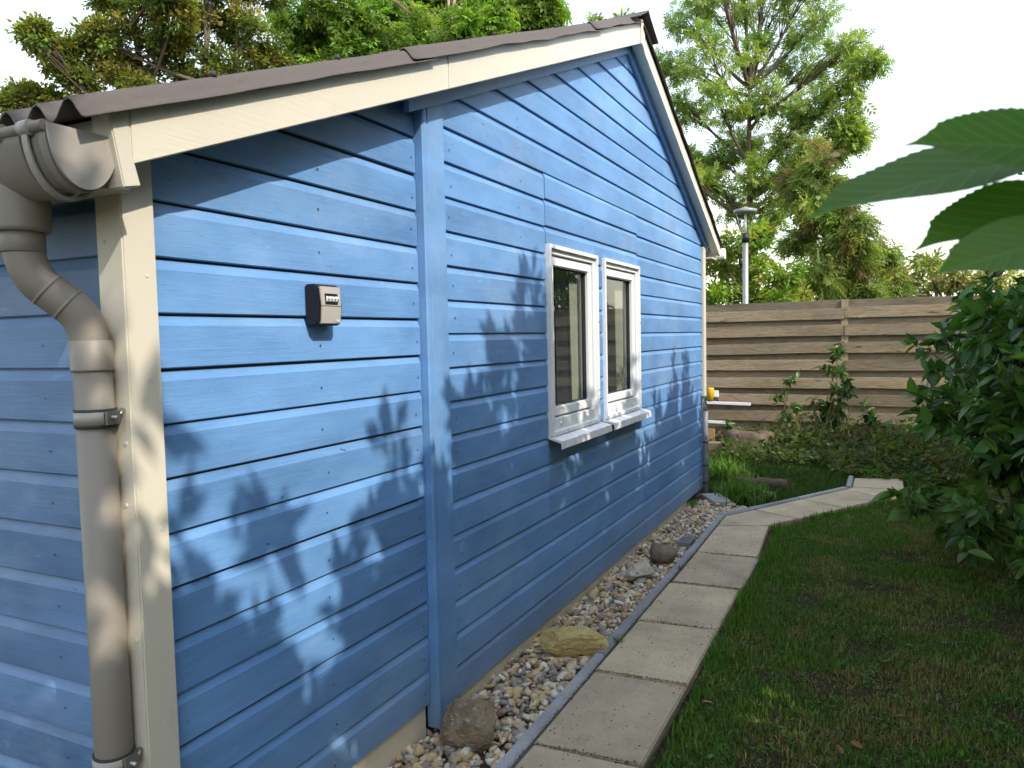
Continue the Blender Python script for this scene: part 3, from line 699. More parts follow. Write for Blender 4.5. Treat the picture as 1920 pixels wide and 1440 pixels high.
# ------------------------------------------------ windows
def window(Wd, seed):
    y0, y1, z0, z1 = Wd; xf = XG_R
    w = bpy.data.objects.new('window', None); COL.objects.link(w); w.parent = house
    def frame(name, mat, ya, yb, za, zb, wd, xa, xb, bev=0.002, wb=None):
        wb = wb or wd
        m = MB(); o4 = [(ya, za), (yb, za), (yb, zb), (ya, zb)]; i4 = [(ya+wd, za+wb), (yb-wd, za+wb), (yb-wd, zb-wd), (ya+wd, zb-wd)]
        v = [(xb, *p) for p in o4]+[(xb, *p) for p in i4]+[(xa, *p) for p in o4]+[(xa, *p) for p in i4]
        f = []
        for k in range(4):
            l = (k+1) % 4
            f += [(k, l, 4+l, 4+k), (8+k, 12+k, 12+l, 8+l), (k, 8+k, 8+l, l), (4+k, 4+l, 12+l, 12+k)]
        m.add(v, f); return m.build(name, mat, w, bev)
    frame('frame', MAT['pvc_white'], y0, y1, z0, z1, 0.022, -0.045, xf+0.024)               # outer flange
    frame('inner_frame', MAT['pvc_white'], y0+0.0225, y1-0.0225, z0+0.001, z1-0.0225, 0.026, -0.060, xf+0.006, wb=0.088)
    ya, yb, za, zb = y0+0.054, y1-0.054, z0+0.098, z1-0.056
    frame('sash', MAT['pvc_white'], ya, yb, za, zb, 0.052, -0.055, xf-0.004, 0.006)
    frame('gasket', MAT['rubber'], ya+0.0525, yb-0.0525, za+0.0525, zb-0.0525, 0.006, -0.040, -0.016, 0)
    box('pane', MAT['glass'], w, -0.034, -0.028, ya+0.055, yb-0.055, za+0.055, zb-0.055)
    frame('inside_lining', MAT['pvc_white'], y0+0.028, y1-0.028, z0+0.03, z1-0.028, 0.012, -0.24, -0.1005, 0)
    for s in (0.20, 0.75):
        m = MB(); cy = y0+(y1-y0)*s; m.tube([(xf+0.004, cy, z0+0.056), (xf+0.012, cy, z0+0.056), (xf+0.0125, cy, z0+0.056)], [0.013, 0.011, 0.001], 10); m.build('drain_cap', MAT['pvc_white'], w)
    for zz in (z0+0.2, z0+0.62, z1-0.06): m = MB(); m.tube([(xf+0.0235, y1-0.010, zz), (xf+0.0255, y1-0.010, zz)], 0.005, 6); m.build('frame_screw', MAT['screw'], w)
    # sloping metal sill with folded nose and end caps
    ys0, ys1 = y0-0.012, y1+0.045
    m = MB(); pr = [(-0.02, z0+0.004), (0.080, z0-0.022), (0.083, z0-0.062), (0.074, z0-0.066), (0.073, z0-0.034), (-0.02, z0-0.006)]
    m.loft([[(xf+x, ys0, z) for x, z in pr], [(xf+x, ys1, z) for x, z in pr]]); m.build('sill', MAT['pvc_white'], w)
    m = MB(); pr2 = [(0.001, z0-0.018), (0.072, z0-0.034), (0.071, z0-0.060), (0.001, z0-0.052)]
    m.loft([[(xf+x, ys0+0.004, z) for x, z in pr2], [(xf+x, ys0+0.010, z) for x, z in pr2]]); m.build('sill_end', MAT['rubber'], w)
    # curtain hanging inside along the far jamb
    cv = MB(); n = 24; r0 = []; r1 = []
    for k in range(n+1):
        t = k/n; y = y1-0.105-0.15*t; x = -0.075-0.012*math.sin(k*1.5+seed)
        r0.append((x, y+0.03*t, z0+0.03)); r1.append((x, y, z1-0.05))
    cv.loft([r0, r1], closed=False, caps=False, smooth=True); cv.build('curtain', MAT['curtain'], w)
    if seed > 1:
        hb = MB(); hb.tube([(-0.07, y1-0.16, 1.60), (-0.10, y1-0.16, 1.60), (-0.105, y1-0.165, 1.575), (-0.105, y1-0.17, 1.48)], 0.008, 6); hb.build('handle', MAT['pvc_white'], w)
    return w
window(W1, 0.3); window(W2, 2.1)

# ------------------------------------------------ gutter and downpipe
gut = bpy.data.objects.new('gutter', None); COL.objects.link(gut); gut.parent = house
GY, GZ, GR = -0.248, 2.000, 0.074
def half_ring(x, r, r2, lip=True):
    a = [(x, GY+r*math.cos(t), GZ+r*0.0-r*1.58*math.sin(t)*0.98) for t in [math.pi*k/16 for k in range(17)]]
    b = [(x, GY+r2*math.cos(t), GZ-r2*1.58*math.sin(t)*0.98) for t in [math.pi*k/16 for k in range(17)]]
    return a+b[::-1]
def trough(name, xa, xb, r, t, mat):
    m = MB(); m.loft([half_ring(xa, r, r-t), half_ring(xb, r, r-t)], smooth=True); return m.build(name, mat, gut)
trough('trough', -5.3, 0.094, GR, 0.003, MAT['pvc_taupe'])
trough('trough_band', 0.058, 0.090, GR+0.004, 0.0038, MAT['pvc_taupe'])
trough('outlet_band', -0.26, 0.010, GR+0.007, 0.0065, MAT['pvc_taupe'])
m = MB(); a = [(0.096, GY+(GR+0.005)*math.cos(t), GZ+0.006-(GR+0.005)*1.58*math.sin(t)*0.98) for t in [math.pi*k/24 for k in range(25)]]
m.loft([a, [(0.102, y, z) for _, y, z in a]]); m.build('end_cap', MAT['pvc_taupe_light'], gut)
m = MB(); m.tube([(-5.3, GY-GR-0.004, GZ+0.002), (0.092, GY-GR-0.004, GZ+0.002)], 0.0115, 10); m.build('front_bead', MAT['pvc_taupe'], gut)
m = MB(); m.tube([(-0.40, GY-GR-0.006, GZ+0.003), (-0.045, GY-GR-0.006, GZ+0.003)], 0.0185, 12); m.build('bead_clip', MAT['pvc_taupe'], gut)
for bx in (0.035, -0.75, -1.6):
    m = MB(); rr = []
    for k in range(19):
        t = math.pi*k/18; q = GR+0.0075
        rr.append([(bx+dx, GY+(q+dq)*math.cos(t), GZ-(q+dq)*1.56*math.sin(t)) for dx, dq in ((-0.009, 0), (0.009, 0), (0.009, 0.005), (-0.009, 0.005))])
    m.loft(rr, smooth=False); m.tube([(bx-0.016, GY-GR-0.004, GZ+0.002), (bx+0.016, GY-GR-0.004, GZ+0.002)], 0.0165, 10)
    m.box(bx-0.018, bx+0.018, GY+GR+0.002, -0.1785, GZ-0.05, GZ+0.012); m.build('bracket', MAT['pvc_taupe_light'], gut)
dp = bpy.data.objects.new('downpipe', None); COL.objects.link(dp); dp.parent = house
PX, PY = -0.050, -0.150
OX, OY = -0.128, GY
m = MB(); rg = []
for z, ax, ay in ((1.925, 0.066, 0.060), (1.90, 0.064, 0.060), (1.86, 0.061, 0.060), (1.822, 0.058, 0.059), (1.812, 0.057, 0.058), (1.811, 0.050, 0.051)):
    rg.append([(OX+ax*math.cos(t), OY+ay*math.sin(t), z) for t in [2*math.pi*k/32 for k in range(32)]])
m.loft(rg, smooth=True); m.build('outlet_funnel', MAT['pvc_taupe'], dp)
m = MB(); m.tube([(OX, OY, 1.83), (OX, OY, 1.768), (OX, OY, 1.766)], [0.0465, 0.0465, 0.044], 24); m.build('socket', MAT['pvc_taupe'], dp)
neck = []
def arc(p0, p1, p2, n=7): return [Vector(p0).lerp(Vector(p1), t).lerp(Vector(p1).lerp(Vector(p2), t), t) for t in [k/n for k in range(n+1)]]
A0 = (OX, OY, 1.80); A1 = (OX, OY, 1.722); B1 = (PX, PY, 1.612); B0 = (PX, PY, 1.54)
la = np.array(A1); lb = np.array(B1); mid1 = tuple(la*0.68+lb*0.32); mid2 = tuple(la*0.32+lb*0.68)
m = MB(); m.tube(arc(A0, A1, mid1, 9)+arc(mid2, B1, B0, 9), 0.0425, 28); m.build('swan_neck', MAT['pvc_taupe'], dp)
for p_, q_ in ((mid1, la*0.63+lb*0.37), (la*0.37+lb*0.63, mid2)): m = MB(); m.tube([p_, tuple(q_)], 0.0432, 28); m.build('neck_seam', MAT['pvc_taupe'], dp)
m = MB(); m.tube([(PX, PY, 1.566), (PX, PY, 1.564), (PX, PY, 1.500), (PX, PY, 1.497), (PX, PY, 1.494)], [0.0435, 0.0465, 0.0465, 0.0475, 0.0440], 28); m.build('pipe_collar', MAT['pvc_taupe'], dp)
m = MB(); m.tube([(PX, PY, 1.53), (PX+0.006, PY, -0.05)], 0.0425, 32); m.build('pipe', MAT['pvc_taupe'], dp)
for zc_ in (1.385, 0.555):
    c = bpy.data.objects.new('clamp', None); COL.objects.link(c); c.parent = house
    m = MB(); m.tube([(PX+0.002, PY, zc_-0.015), (PX+0.002, PY, zc_+0.015)], 0.0470, 32); m.build('clamp_band', MAT['pvc_taupe_light'], c)
    m = MB()
    for dz in (-0.0185, 0.0175): m.tube([(PX+0.002, PY, zc_+dz-0.004), (PX+0.002, PY, zc_+dz+0.004)], 0.0462, 32)
    m.build('rubber_liner', MAT['rubber'], c)
    bxp = PX+0.044; byp = PY-0.006
    m = MB(); m.box(bxp-0.006, bxp+0.004, byp-0.006, byp+0.028, zc_-0.015, zc_+0.016); m.box(bxp+0.008, bxp+0.016, byp-0.006, byp+0.028, zc_-0.015, zc_+0.016)
    m.tube([(bxp-0.02, byp+0.008, zc_+0.002), (bxp+0.035, byp+0.008, zc_+0.002)], 0.0048, 8); m.tube([(bxp-0.017, byp+0.008, zc_+0.002), (bxp-0.007, byp+0.008, zc_+0.002)], 0.009, 6)
    m.tube([(bxp+0.012, byp+0.028, zc_+0.004), (bxp+0.002, -0.112, zc_+0.016)], 0.006, 8); m.build('clamp_screw', MAT['steel'], c)
sp = MB()
for (zz, yy) in ((1.72, -0.045), (1.47, -0.05), (1.10, -0.04), (0.95, -0.05), (0.62, -0.055)): sp.tube([(0.0195, yy, zz), (0.0215, yy, zz)], 0.0045, 8)
for (zz, xx) in ((1.80, -0.045), (1.32, -0.002), (1.17, -0.012), (0.84, 0.0)): sp.tube([(xx, -0.1075, zz), (xx, -0.1105, zz)], 0.0045, 8)
tag(sp.build('post_screws', MAT['soffit'], house), kind='stuff')

# ------------------------------------------------ key safe on the wall
ks = thing('key_safe', 'small black and grey combination key safe screwed to blue wall', 'key safe', (0.0, 0.54, 1.61))
ky0, ky1, kz0, kz1 = 0.548, 0.662, 1.603, 1.733
m = MB(); pr = [(-0.013, kz0), (0.030, kz0), (0.040, kz0+0.008), (0.045, (kz0+kz1)/2), (0.038, kz1-0.010), (0.028, kz1), (-0.013, kz1)]
m.loft([[(x, ky0, z) for x, z in pr], [(x, ky1, z) for x, z in pr]]); m.build('case', MAT['black_plastic'], ks, 0.005)
def plate(name, mat, ya, yb, za, zb, d):
    xs = lambda z: 0.0425+0.0025*math.sin(math.pi*(z-kz0)/(kz1-kz0))-0.0025*abs((z-(kz0+kz1)/2)/0.065)
    m = MB(); r = [[(xs(z)+d, ya, z), (xs(z)+d, yb, z), (xs(z)-0.006, yb, z), (xs(z)-0.006, ya, z)] for z in np.linspace(za, zb, 5)]
    m.loft(r); return m.build(name, mat, ks, 0.0012)
plate('cover_plate', MAT['brushed'], ky0+0.010, ky1-0.010, kz0+0.006, kz0+0.060, 0.003); plate('cover_plate', MAT['brushed'], ky0+0.010, ky1-0.010, kz0+0.0612, kz1-0.008, 0.003)
m = MB(); m.box(0.044, 0.0488, ky0+0.026, ky1-0.028, kz0+0.066, kz0+0.100); m.build('dial_window', MAT['black_plastic'], ks)
m = MB()
for k in range(4): m.tube([(0.042, ky0+0.030+k*0.0155, kz0+0.083), (0.042, ky0+0.042+k*0.0155, kz0+0.083)], 0.0115, 12)
dl = m.build('number_dials', MAT['pvc_white'], ks)
m = MB()
for k in range(4):
    for r_ in (-1, 0, 1):
        yc = ky0+0.036+k*0.0155; zc2 = kz0+0.083+r_*0.0075
        m.box(0.0532-abs(r_)*0.0028, 0.0538-abs(r_)*0.0028, yc-0.0028, yc+0.0028, zc2-(0.0020 if r_ == 0 else 0.0012), zc2+(0.0020 if r_ == 0 else 0.0012))
m.build('dial_marks', MAT['screw'], ks)
fc = bpy.data.curves.new('maker_name', 'FONT'); fc.body = 'Yale'; fc.size = 0.011; fc.extrude = 0.0002
ft = bpy.data.objects.new('maker_name', fc); COL.objects.link(ft)
ft.matrix_world = Matrix(((0, 0, 1, 0.0478), (1, 0, 0, ky1-0.040), (0, 1, 0, kz0+0.012), (0, 0, 0, 1)))
dg = bpy.context.evaluated_depsgraph_get(); tm = bpy.data.meshes.new_from_object(ft.evaluated_get(dg)); tmw = ft.matrix_world.copy(); bpy.data.objects.remove(ft)
tm.transform(tmw); tm.materials.clear(); tm.materials.append(MAT['pvc_white']); link('maker_name', tm, ks)

# ------------------------------------------------ stones on the gravel
def rock(name, mat, loc, size, seed, rotz, label, cuts=9, sub=4, rough=0.05, layers=0.0):
    bm = bmesh.new(); bmesh.ops.create_icosphere(bm, subdivisions=sub, radius=1.0); rr = random.Random(seed)
    planes = []
    for k in range(cuts):
        d = Vector((rr.uniform(-1, 1), rr.uniform(-1, 1), rr.uniform(-0.5, 1))).normalized(); planes.append((d, rr.uniform(0.52, 0.80)))
    from mathutils import noise as mn
    for v in bm.verts:
        p = v.co.copy()
        for d, h in planes:
            q = p.dot(d)
            if q > h: p -= d*(q-h)*0.97
        nz = mn.noise(p*2.2+Vector((seed, 0, 0)))*rough*1.8+mn.noise(p*6+Vector((0, seed, 0)))*rough*1.0+mn.noise(p*15+Vector((0, seed, 4)))*rough*0.6
        if layers: nz += layers*(0.5-abs((p.z*4.5+p.x*0.8+mn.noise(p*1.5)*1.2) % 1.0-0.5))
        v.co = p*(1+nz)*1.22
        v.co = Vector((v.co.x*size[0], v.co.y*size[1], v.co.z*size[2]))
    me = bpy.data.meshes.new(name); bm.to_mesh(me); bm.free(); me.materials.append(mat)
    for p in me.polygons: p.use_smooth = True
    if hasattr(me, 'set_sharp_from_angle'): me.set_sharp_from_angle(angle=R(17))
    o = link(name, me); o.location = loc; o.rotation_euler = (0, 0, rotz); return tag(o, label, 'stone', 'stones lying on the gravel strip')
rock('boulder', MAT['rock_brown'], (0.162, 1.225, 0.045), (0.125, 0.105, 0.100), 8, 0.5, 'large brown angular boulder on the pebbles at the foot of the batten', 16, 5, 0.06)
rock('sandstone_block', MAT['rock_yellow'], (0.205, 2.16, 0.040), (0.165, 0.085, 0.078), 12, 0.22, 'long flat yellow sandstone on the pebbles beside the path', 10, 5, 0.05, 0.045)
rock('field_stone', MAT['rock_white'], (0.195, 3.40, 0.022), (0.085, 0.070, 0.050), 21, 0.9, 'low white and dark brown split stone on the pebbles', 9, 3, 0.06, 0.12)
rock('field_stone', MAT['rock_grey'], (0.245, 3.83, 0.042), (0.078, 0.070, 0.068), 33, 0.2, 'smooth round grey brown stone on the pebbles near the drain', 3, 3, 0.02)
# drain grate
dg_ = thing('drain_grate', 'small dark slotted drain grate set in the pebbles', 'drain', (0.285, 4.33, 0.0))
m = MB(); m.box(0.235, 0.335, 4.245, 4.255, -0.06, 0.010); m.box(0.235, 0.335, 4.405, 4.415, -0.06, 0.010); m.box(0.235, 0.243, 4.256, 4.404, -0.06, 0.0095); m.box(0.327, 0.335, 4.256, 4.404, -0.06, 0.0095); m.build('rim', MAT['pvc_grey'], dg_)
for k in range(7): box('bar', MAT['pvc_grey'], dg_, 0.2435, 0.3265, 4.266+k*0.020, 4.275+k*0.020, -0.01, 0.007)

# ------------------------------------------------ tap pipe at the far corner
tp = thing('garden_tap', 'grey plastic standpipe with yellow capped tap at far corner of blue wall', 'tap', (0.055, 6.18, -0.1))
m = MB(); m.tube([(0.052, 6.17, 0.80), (0.052, 6.17, 0.55), (0.056, 6.165, -0.14)], 0.028, 14); m.build('pipe', MAT['pvc_grey'], tp)
for zz in (0.50, 0.27, 0.10): m = MB(); m.tube([(0.053, 6.168, zz-0.007), (0.053, 6.168, zz+0.007)], 0.0305, 14); m.build('joint_ring', MAT['rubber'], tp)
m = MB(); m.tube([(0.056, 6.165, -0.12), (0.056, 6.165, -0.05)], 0.035, 14); m.build('foot_socket', MAT['pvc_grey'], tp)
m = MB(); m.tube([(0.052, 6.17, 0.79), (0.052, 6.17, 0.86), (0.052, 6.17, 0.90), (0.054, 6.17, 0.93), (0.066, 6.17, 0.95)], [0.022, 0.022, 0.012, 0.012, 0.010], 10)
m.tube([(0.01, 6.17, 0.94), (0.13, 6.17, 0.93)], 0.011, 8); m.tube([(0.005, 6.17, 0.955), (0.045, 6.17, 0.925)], 0.006, 6); m.build('tap_body', MAT['steel'], tp)
m = MB(); m.tube([(0.098, 6.17, 0.905), (0.100, 6.17, 0.900), (0.105, 6.17, 1.020), (0.105, 6.17, 1.030)], [0.030, 0.035, 0.035, 0.029], 18); m.build('yellow_cap', MAT['yellow'], tp)
m = MB(); m.tube([(0.13, 6.17, 0.925), (0.165, 6.18, 0.925), (0.170, 6.18, 0.90)], 0.011, 8); m.build('spout', MAT['rubber'], tp)

# ------------------------------------------------ back fence (hit and miss boards)
FY = 10.4
fence = thing('wooden_fence', 'weathered grey brown horizontal board fence behind the garden', 'fence', (1.1, FY, 0))
posts = [-3.10, -0.99, 1.115, 3.22, 5.30]
for x in posts: box('post', MAT['fence_z'], fence, x-0.046, x+0.046, FY-0.016, FY+0.060, -0.1, 1.995, 0.004)
zz = 1.995
pitch = 0.2465
def plank(x0, x1, yc, zb, h, t=0.018):
    m = MB(); n = 6; rg = []; e = random.uniform(-.014, .014); e2 = random.uniform(-.014, .014)
    for k in range(n+1):
        u = k/n; x = x0+(x1-x0)*u; w = 0.004*math.sin(u*5+zb*7+x0); dz = e+(e2-e)*u
        rg.append([(x, yc-t/2+w, zb+dz+0.002*math.sin(u*9+zb)), (x, yc+t/2+w, zb+dz), (x, yc+t/2+w, zb+h+dz), (x, yc-t/2+w, zb+h+dz+0.003*math.sin(u*7+x0+zb*3))])
    m.loft(rg); return m.build('plank', MAT['fence_x'], fence)
for a, b in zip(posts[:-1], posts[1:]):
    for k in range(8):
        plank(a+0.003, b-0.003, FY-0.0265, 1.735-k*pitch-(0.012 if a < -1 else 0), 0.150)          # garden side
    for k in range(9):
        plank(a+0.048, b-0.048, FY+0.028, 1.735+0.130-k*pitch, 0.128)                              # outer side, seen in the gaps
fs = MB()
for x in posts[1:-1]:
    for k in range(8):
        for dx in (-0.03, 0.03):
            for dz in (0.04, 0.11): fs.tube([(x+dx, FY-0.0355, 1.735-k*pitch+dz), (x+dx, FY-0.0385, 1.735-k*pitch+dz)], 0.006, 6)
tag(fs.build('screw_heads', MAT['screw'], fence), kind='stuff')
# things leaning at the fence
for (xa, xb, za, zb, lab) in ((-0.95, -0.135, 0.530, 0.512, 'longer white plastic trunking rail fixed across the fence boards'), (-0.95, -0.50, 0.245, 0.232, 'short white plastic trunking rail low on the fence by the house corner')):
    m = MB(); m.loft([[(x, FY-0.20, z-0.022), (x, FY-0.165, z-0.022), (x, FY-0.165, z+0.022), (x, FY-0.20, z+0.022)] for x, z in ((xa, za), (xb, zb))])
    o = m.build('plastic_rail', MAT['pvc_white'], None, 0.005); tag(o, lab, 'rail', 'white rails at the fence')
o = box('timber_board', MAT['cardboard'], None, -0.98, -0.55, 9.66, 9.70, 0.02, 0.20, 0.004); tag(o, 'pale brown timber board standing behind the house corner', 'board')
o = box('socket_box', MAT['pvc_white'], None, -0.70, -0.62, FY-0.075, FY-0.0365, 0.60, 0.70, 0.006); tag(o, 'small white socket box on the fence behind the yellow tap', 'box')
# street lamp behind the fence
lx, ly = -0.64, 13.0
lamp = thing('street_lamp', 'slim grey street lamp with glass cone head behind the fence', 'lamp', (lx, ly, -0.1))
m = MB(); m.tube([(lx, ly, -0.1), (lx, ly, 3.30)], [0.052, 0.050], 14); m.build('pole', MAT['lamp_metal'], lamp)
m = MB(); m.tube([(lx, ly, 3.18), (lx, ly, 3.34)], 0.062, 14); m.build('collar', MAT['black_plastic'], lamp)
m = MB(); m.tube([(lx, ly, 3.335), (lx, ly, 3.40), (lx, ly, 3.70)], [0.062, 0.080, 0.160], 20, caps=False); m.build('glass_cone', MAT['lamp_glass'], lamp)
m = MB(); m.tube([(lx, ly, 3.34), (lx, ly, 3.70)], 0.020, 8); m.build('light_tube', MAT['pvc_white'], lamp)
m = MB(); m.tube([(lx, ly, 3.695), (lx, ly, 3.71), (lx, ly, 3.76), (lx, ly, 3.79), (lx, ly, 3.82)], [0.165, 0.205, 0.20, 0.08, 0.01], 24); m.build('hood', MAT['pvc_grey'], lamp)

# stump and log in the bed
def log_mesh(name, mat, p, q, r, label, seed):
    rr = random.Random(seed); p = Vector(p); q = Vector(q); n = 10; pts = []; rad = []
    for k in range(n+1):
        t = k/n; pts.append(p.lerp(q, t)+Vector((0, 0, rr.uniform(-.008, .008)))); rad.append(r*(1+rr.uniform(-.08, .08)))
    m = MB(); m.tube(pts, rad, 14); o = m.build(name, mat); return tag(o, label, 'log')
log_mesh('log', MAT['bark'], (0.23, 6.84, -0.005), (0.75, 6.78, 0.0), 0.060, 'mossy brown log lying in the grass before the bend of the path', 3)
m = MB(); rg = []
for k, (z, rad) in enumerate(((-0.1, 0.30), (0.0, 0.27), (0.08, 0.24), (0.17, 0.23), (0.24, 0.22), (0.25, 0.16))):
    rr = random.Random(9); rg.append([(0.02+(rad*(1+0.14*math.sin(5*t+k*0.15)+0.08*math.sin(11*t+k*.4)))*math.cos(t)*1.25, 9.05+(rad*(1+0.14*math.sin(5*t)))*math.sin(t), z+0.02*math.sin(3*t)) for t in [2*math.pi*j/30 for j in range(30)]])
m.loft(rg, smooth=True); tag(m.build('tree_stump', MAT['bark']), 'old rotten brown tree stump in the planting bed by the house corner', 'stump')
m = MB(); m.loft([[(-0.9, 9.05, -0.03), (-0.9, 9.25, -0.03), (-0.9, 9.25, 0.05), (-0.9, 9.05, 0.05)], [(-0.32, 9.0, -0.02), (-0.32, 9.2, -0.02), (-0.32, 9.2, 0.10), (-0.32, 9.0, 0.10)]])
tag(m.build('sleeper', MAT['fence_x'], None, 0.008), 'weathered timber sleeper lying left of the rotten stump', 'timber')
# grey cobble pieces at the bend
for k, (x, y, w, l, a) in enumerate(((0.20, 5.95, 0.09, 0.20, 0.5), (0.52, 6.22, 0.10, 0.16, -0.4))):
    m = MB(); c_, s_ = math.cos(a), math.sin(a)
    pl_ = [(x+u*c_-v*s_, y+u*s_+v*c_) for u, v in ((-w, -l), (w, -l), (w, l), (-w, l))]
    m.loft([[(px, py, -0.06) for px, py in pl_], [(px, py, 0.004+0.01*k) for px, py in pl_]])
    tag(m.build('paver', MAT['edging'], None, 0.006), ('loose grey paver on the pebbles by the grass tuft', 'grey paver half hidden under the grass tuft beside the path bend')[k], 'paver', 'loose grey pavers')

# =================================================================== PLANTS
def jitter_col(base, n, var=0.25, alt=None, pa=0.0):
    c = np.tile(np.array(base)*1.75, (n, 1))
    if alt is not None:
        k = RNG.random(n) < pa; c[k] = np.array(alt)
    return np.clip(c*(1+RNG.normal(0, var, (n, 1)))*(1+RNG.normal(0, var*0.25, (n, 3))), 0.004, 0.8)
def leaves(name, tpl, P, dirs, size, cols, mat, parent, spread=0.7, flat=0.6, kind=None, svar=0.25):
    n = len(P); A, B, N = frames(n, dirs, spread, flat); S = size*np.clip(1+RNG.normal(0, svar, n), 0.4, 1.8)
    V, F = scatter(tpl[0], tpl[1], P, A, B, N, S)
    o = np_mesh(name, V, F, mat, parent, col=np.repeat(cols, len(tpl[0]), axis=0))
    if kind: o['kind'] = kind
    return o
def ball(n, shell=0.55):
    d = RNG.normal(size=(n, 3)); d /= np.linalg.norm(d, axis=1, keepdims=True); r = (shell+(1-shell)*RNG.random((n, 1)))*np.sqrt(np.clip(RNG.random((n, 1))+0.15, 0, 1)); return d*np.clip(r, 0, 1), d

def tree(name, label, base, lobes, tpl, leaf, nsub, nleaf, cols, trunk_r, bark, mat, top=None, group='trees behind the house and fence', sub_r=0.42, droop=0.25, multi=1, flat=0.5, bare=2, nv=0.3, cat='tree'):
    """lobes: list of (centre xyz, radius m)"""
    base = np.array(base, float); t = thing(name, label, cat, tuple(base), group)
    wood = MB(); cen = np.array([l[0] for l in lobes]); mean = cen.mean(0)
    top = np.array(top if top is not None else (mean[0], mean[1], cen[:, 2].max()-0.3))
    trunks = []
    for k in range(multi):
        b = base+np.array([RNG.uniform(-.25, .25), RNG.uniform(-.25, .25), 0])*(multi > 1); e = top+np.array([RNG.uniform(-1, 1), RNG.uniform(-1, 1), 0])*(0.9 if multi > 1 else 0)
        pts = [b+(e-b)*s+np.array([0.18*math.sin(s*5+k*2), 0.18*math.cos(s*4+k), 0])*s for s in np.linspace(0, 1, 9)]
        wood.tube(pts, list(np.linspace(trunk_r, trunk_r*0.25, 9)), 10); trunks.append(pts)
    LP = []; LD = []; LC = []
    for li, (c, rad) in enumerate(lobes):
        c = np.array(c); pts = trunks[li % multi]
        hs = np.array([p[2] for p in pts]); want = c[2]-rad*0.6-np.hypot(*(c-mean)[:2])*0.55
        want = want+RNG.uniform(-0.5, 0.5); i0 = float(np.clip(np.interp(want, hs, np.arange(len(hs))), 2.2, 7.4)); k0 = int(i0); s = np.array(pts[k0])*(1-i0+k0)+np.array(pts[k0+1])*(i0-k0)
        mid = (s+c)/2+np.array([0, 0, -0.10*np.linalg.norm(c-s)])
        cur = [s*(1-u)**2+mid*2*u*(1-u)+c*u*u for u in np.linspace(0, 1, 7)]
        wood.tube(cur, list(np.linspace(trunk_r*0.42, trunk_r*0.10, 7)), 6)
        pos, dr = ball(nsub, 0.5)
        for j in range(nsub):
            sc = c+pos[j]*rad*np.array([1, 1, 0.85]); u = RNG.uniform(0.45, 1); b0 = cur[int(u*6)]
            md = (b0+sc)/2+np.array([0, 0, 0.06])+RNG.normal(0, 0.05, 3)
            wood.tube([b0, md, sc, sc+dr[j]*sub_r*0.5], [trunk_r*0.11, trunk_r*0.07, trunk_r*0.045, 0.004], 4)
            p2, d2 = ball(nleaf, 0.15)
            LP.append(sc+p2*sub_r*np.array([1, 1, 0.75])); d3 = d2*0.7+dr[j]*0.5+np.array([0, 0, -droop]); LD.append(d3)
            cc = cols[RNG.integers(len(cols))]; LC.append(jitter_col(cc, nleaf, nv*0.6)*RNG.uniform(1-nv, 1+nv))
        for j in range(bare):
            d = RNG.normal(size=3); d[2] = abs(d[2]); d /= np.linalg.norm(d); wood.tube([c, c+d*rad*0.6+RNG.normal(0, 0.08, 3), c+d*rad*1.15], [trunk_r*0.08, trunk_r*0.05, 0.004], 4)
    wood.build('trunk', bark, t)
    o = leaves('crown', tpl, np.concatenate(LP), np.concatenate(LD), leaf, np.concatenate(LC), mat, t, 0.45, flat)
    return t
def px_lobes(lst, Y, depth, scale):
    out = []
    for (x, y, r) in lst:
        yy = Y+RNG.uniform(-depth, depth); p = at(x, y, yy); out.append((p, r*(yy-CAM[1])/FPX*scale))
    return out
def px_lobes_r(lst, D, depth, scale):
    out = []
    for (x, y, r) in lst:
        dd = D+RNG.uniform(-depth, depth); p = at_r(x, y, dd); out.append((p, r*dd/FPX*scale))
    return out
G_ASH = [(0.145, 0.205, 0.046), (0.175, 0.225, 0.052), (0.120, 0.175, 0.044), (0.190, 0.225, 0.066)]
# large ash behind the lamp
ash = [(1290, 40, 60), (1360, 20, 70), (1440, 30, 70), (1520, 50, 60), (1585, 95, 50), (1625, 115, 30), (1270, 120, 48), (1330, 110, 65), (1420, 110, 70), (1510, 130, 60), (1590, 160, 38),
       (1290, 200, 45), (1350, 200, 55), (1440, 190, 50), (1520, 205, 48), (1575, 235, 30), (1395, 265, 45), (1345, 290, 38), (1480, 260, 45), (1540, 290, 38), (1570, 275, 26), (1600, 255, 22), (1330, 345, 34), (1420, 330, 42),
       (1370, 380, 42), (1300, 300, 22), (1345, -60, 70), (1440, -70, 70), (1520, -40, 60), (1390, -130, 60), (1480, 330, 36), (1440, 400, 40), (1290, 330, 20)]
tree('ash_tree', 'tall airy light green ash tree behind the street lamp', at(1385, 560, 23.5)*np.array([1, 1, 0])+np.array([0, 0, -0.1]), px_lobes(ash, 23.5, 1.5, 0.92), T_COMP, 0.25, 15, 26, G_ASH, 0.17, MAT['bark'], MAT['leaf'], top=at(1420, 120, 23.5), sub_r=0.36, nv=0.22)
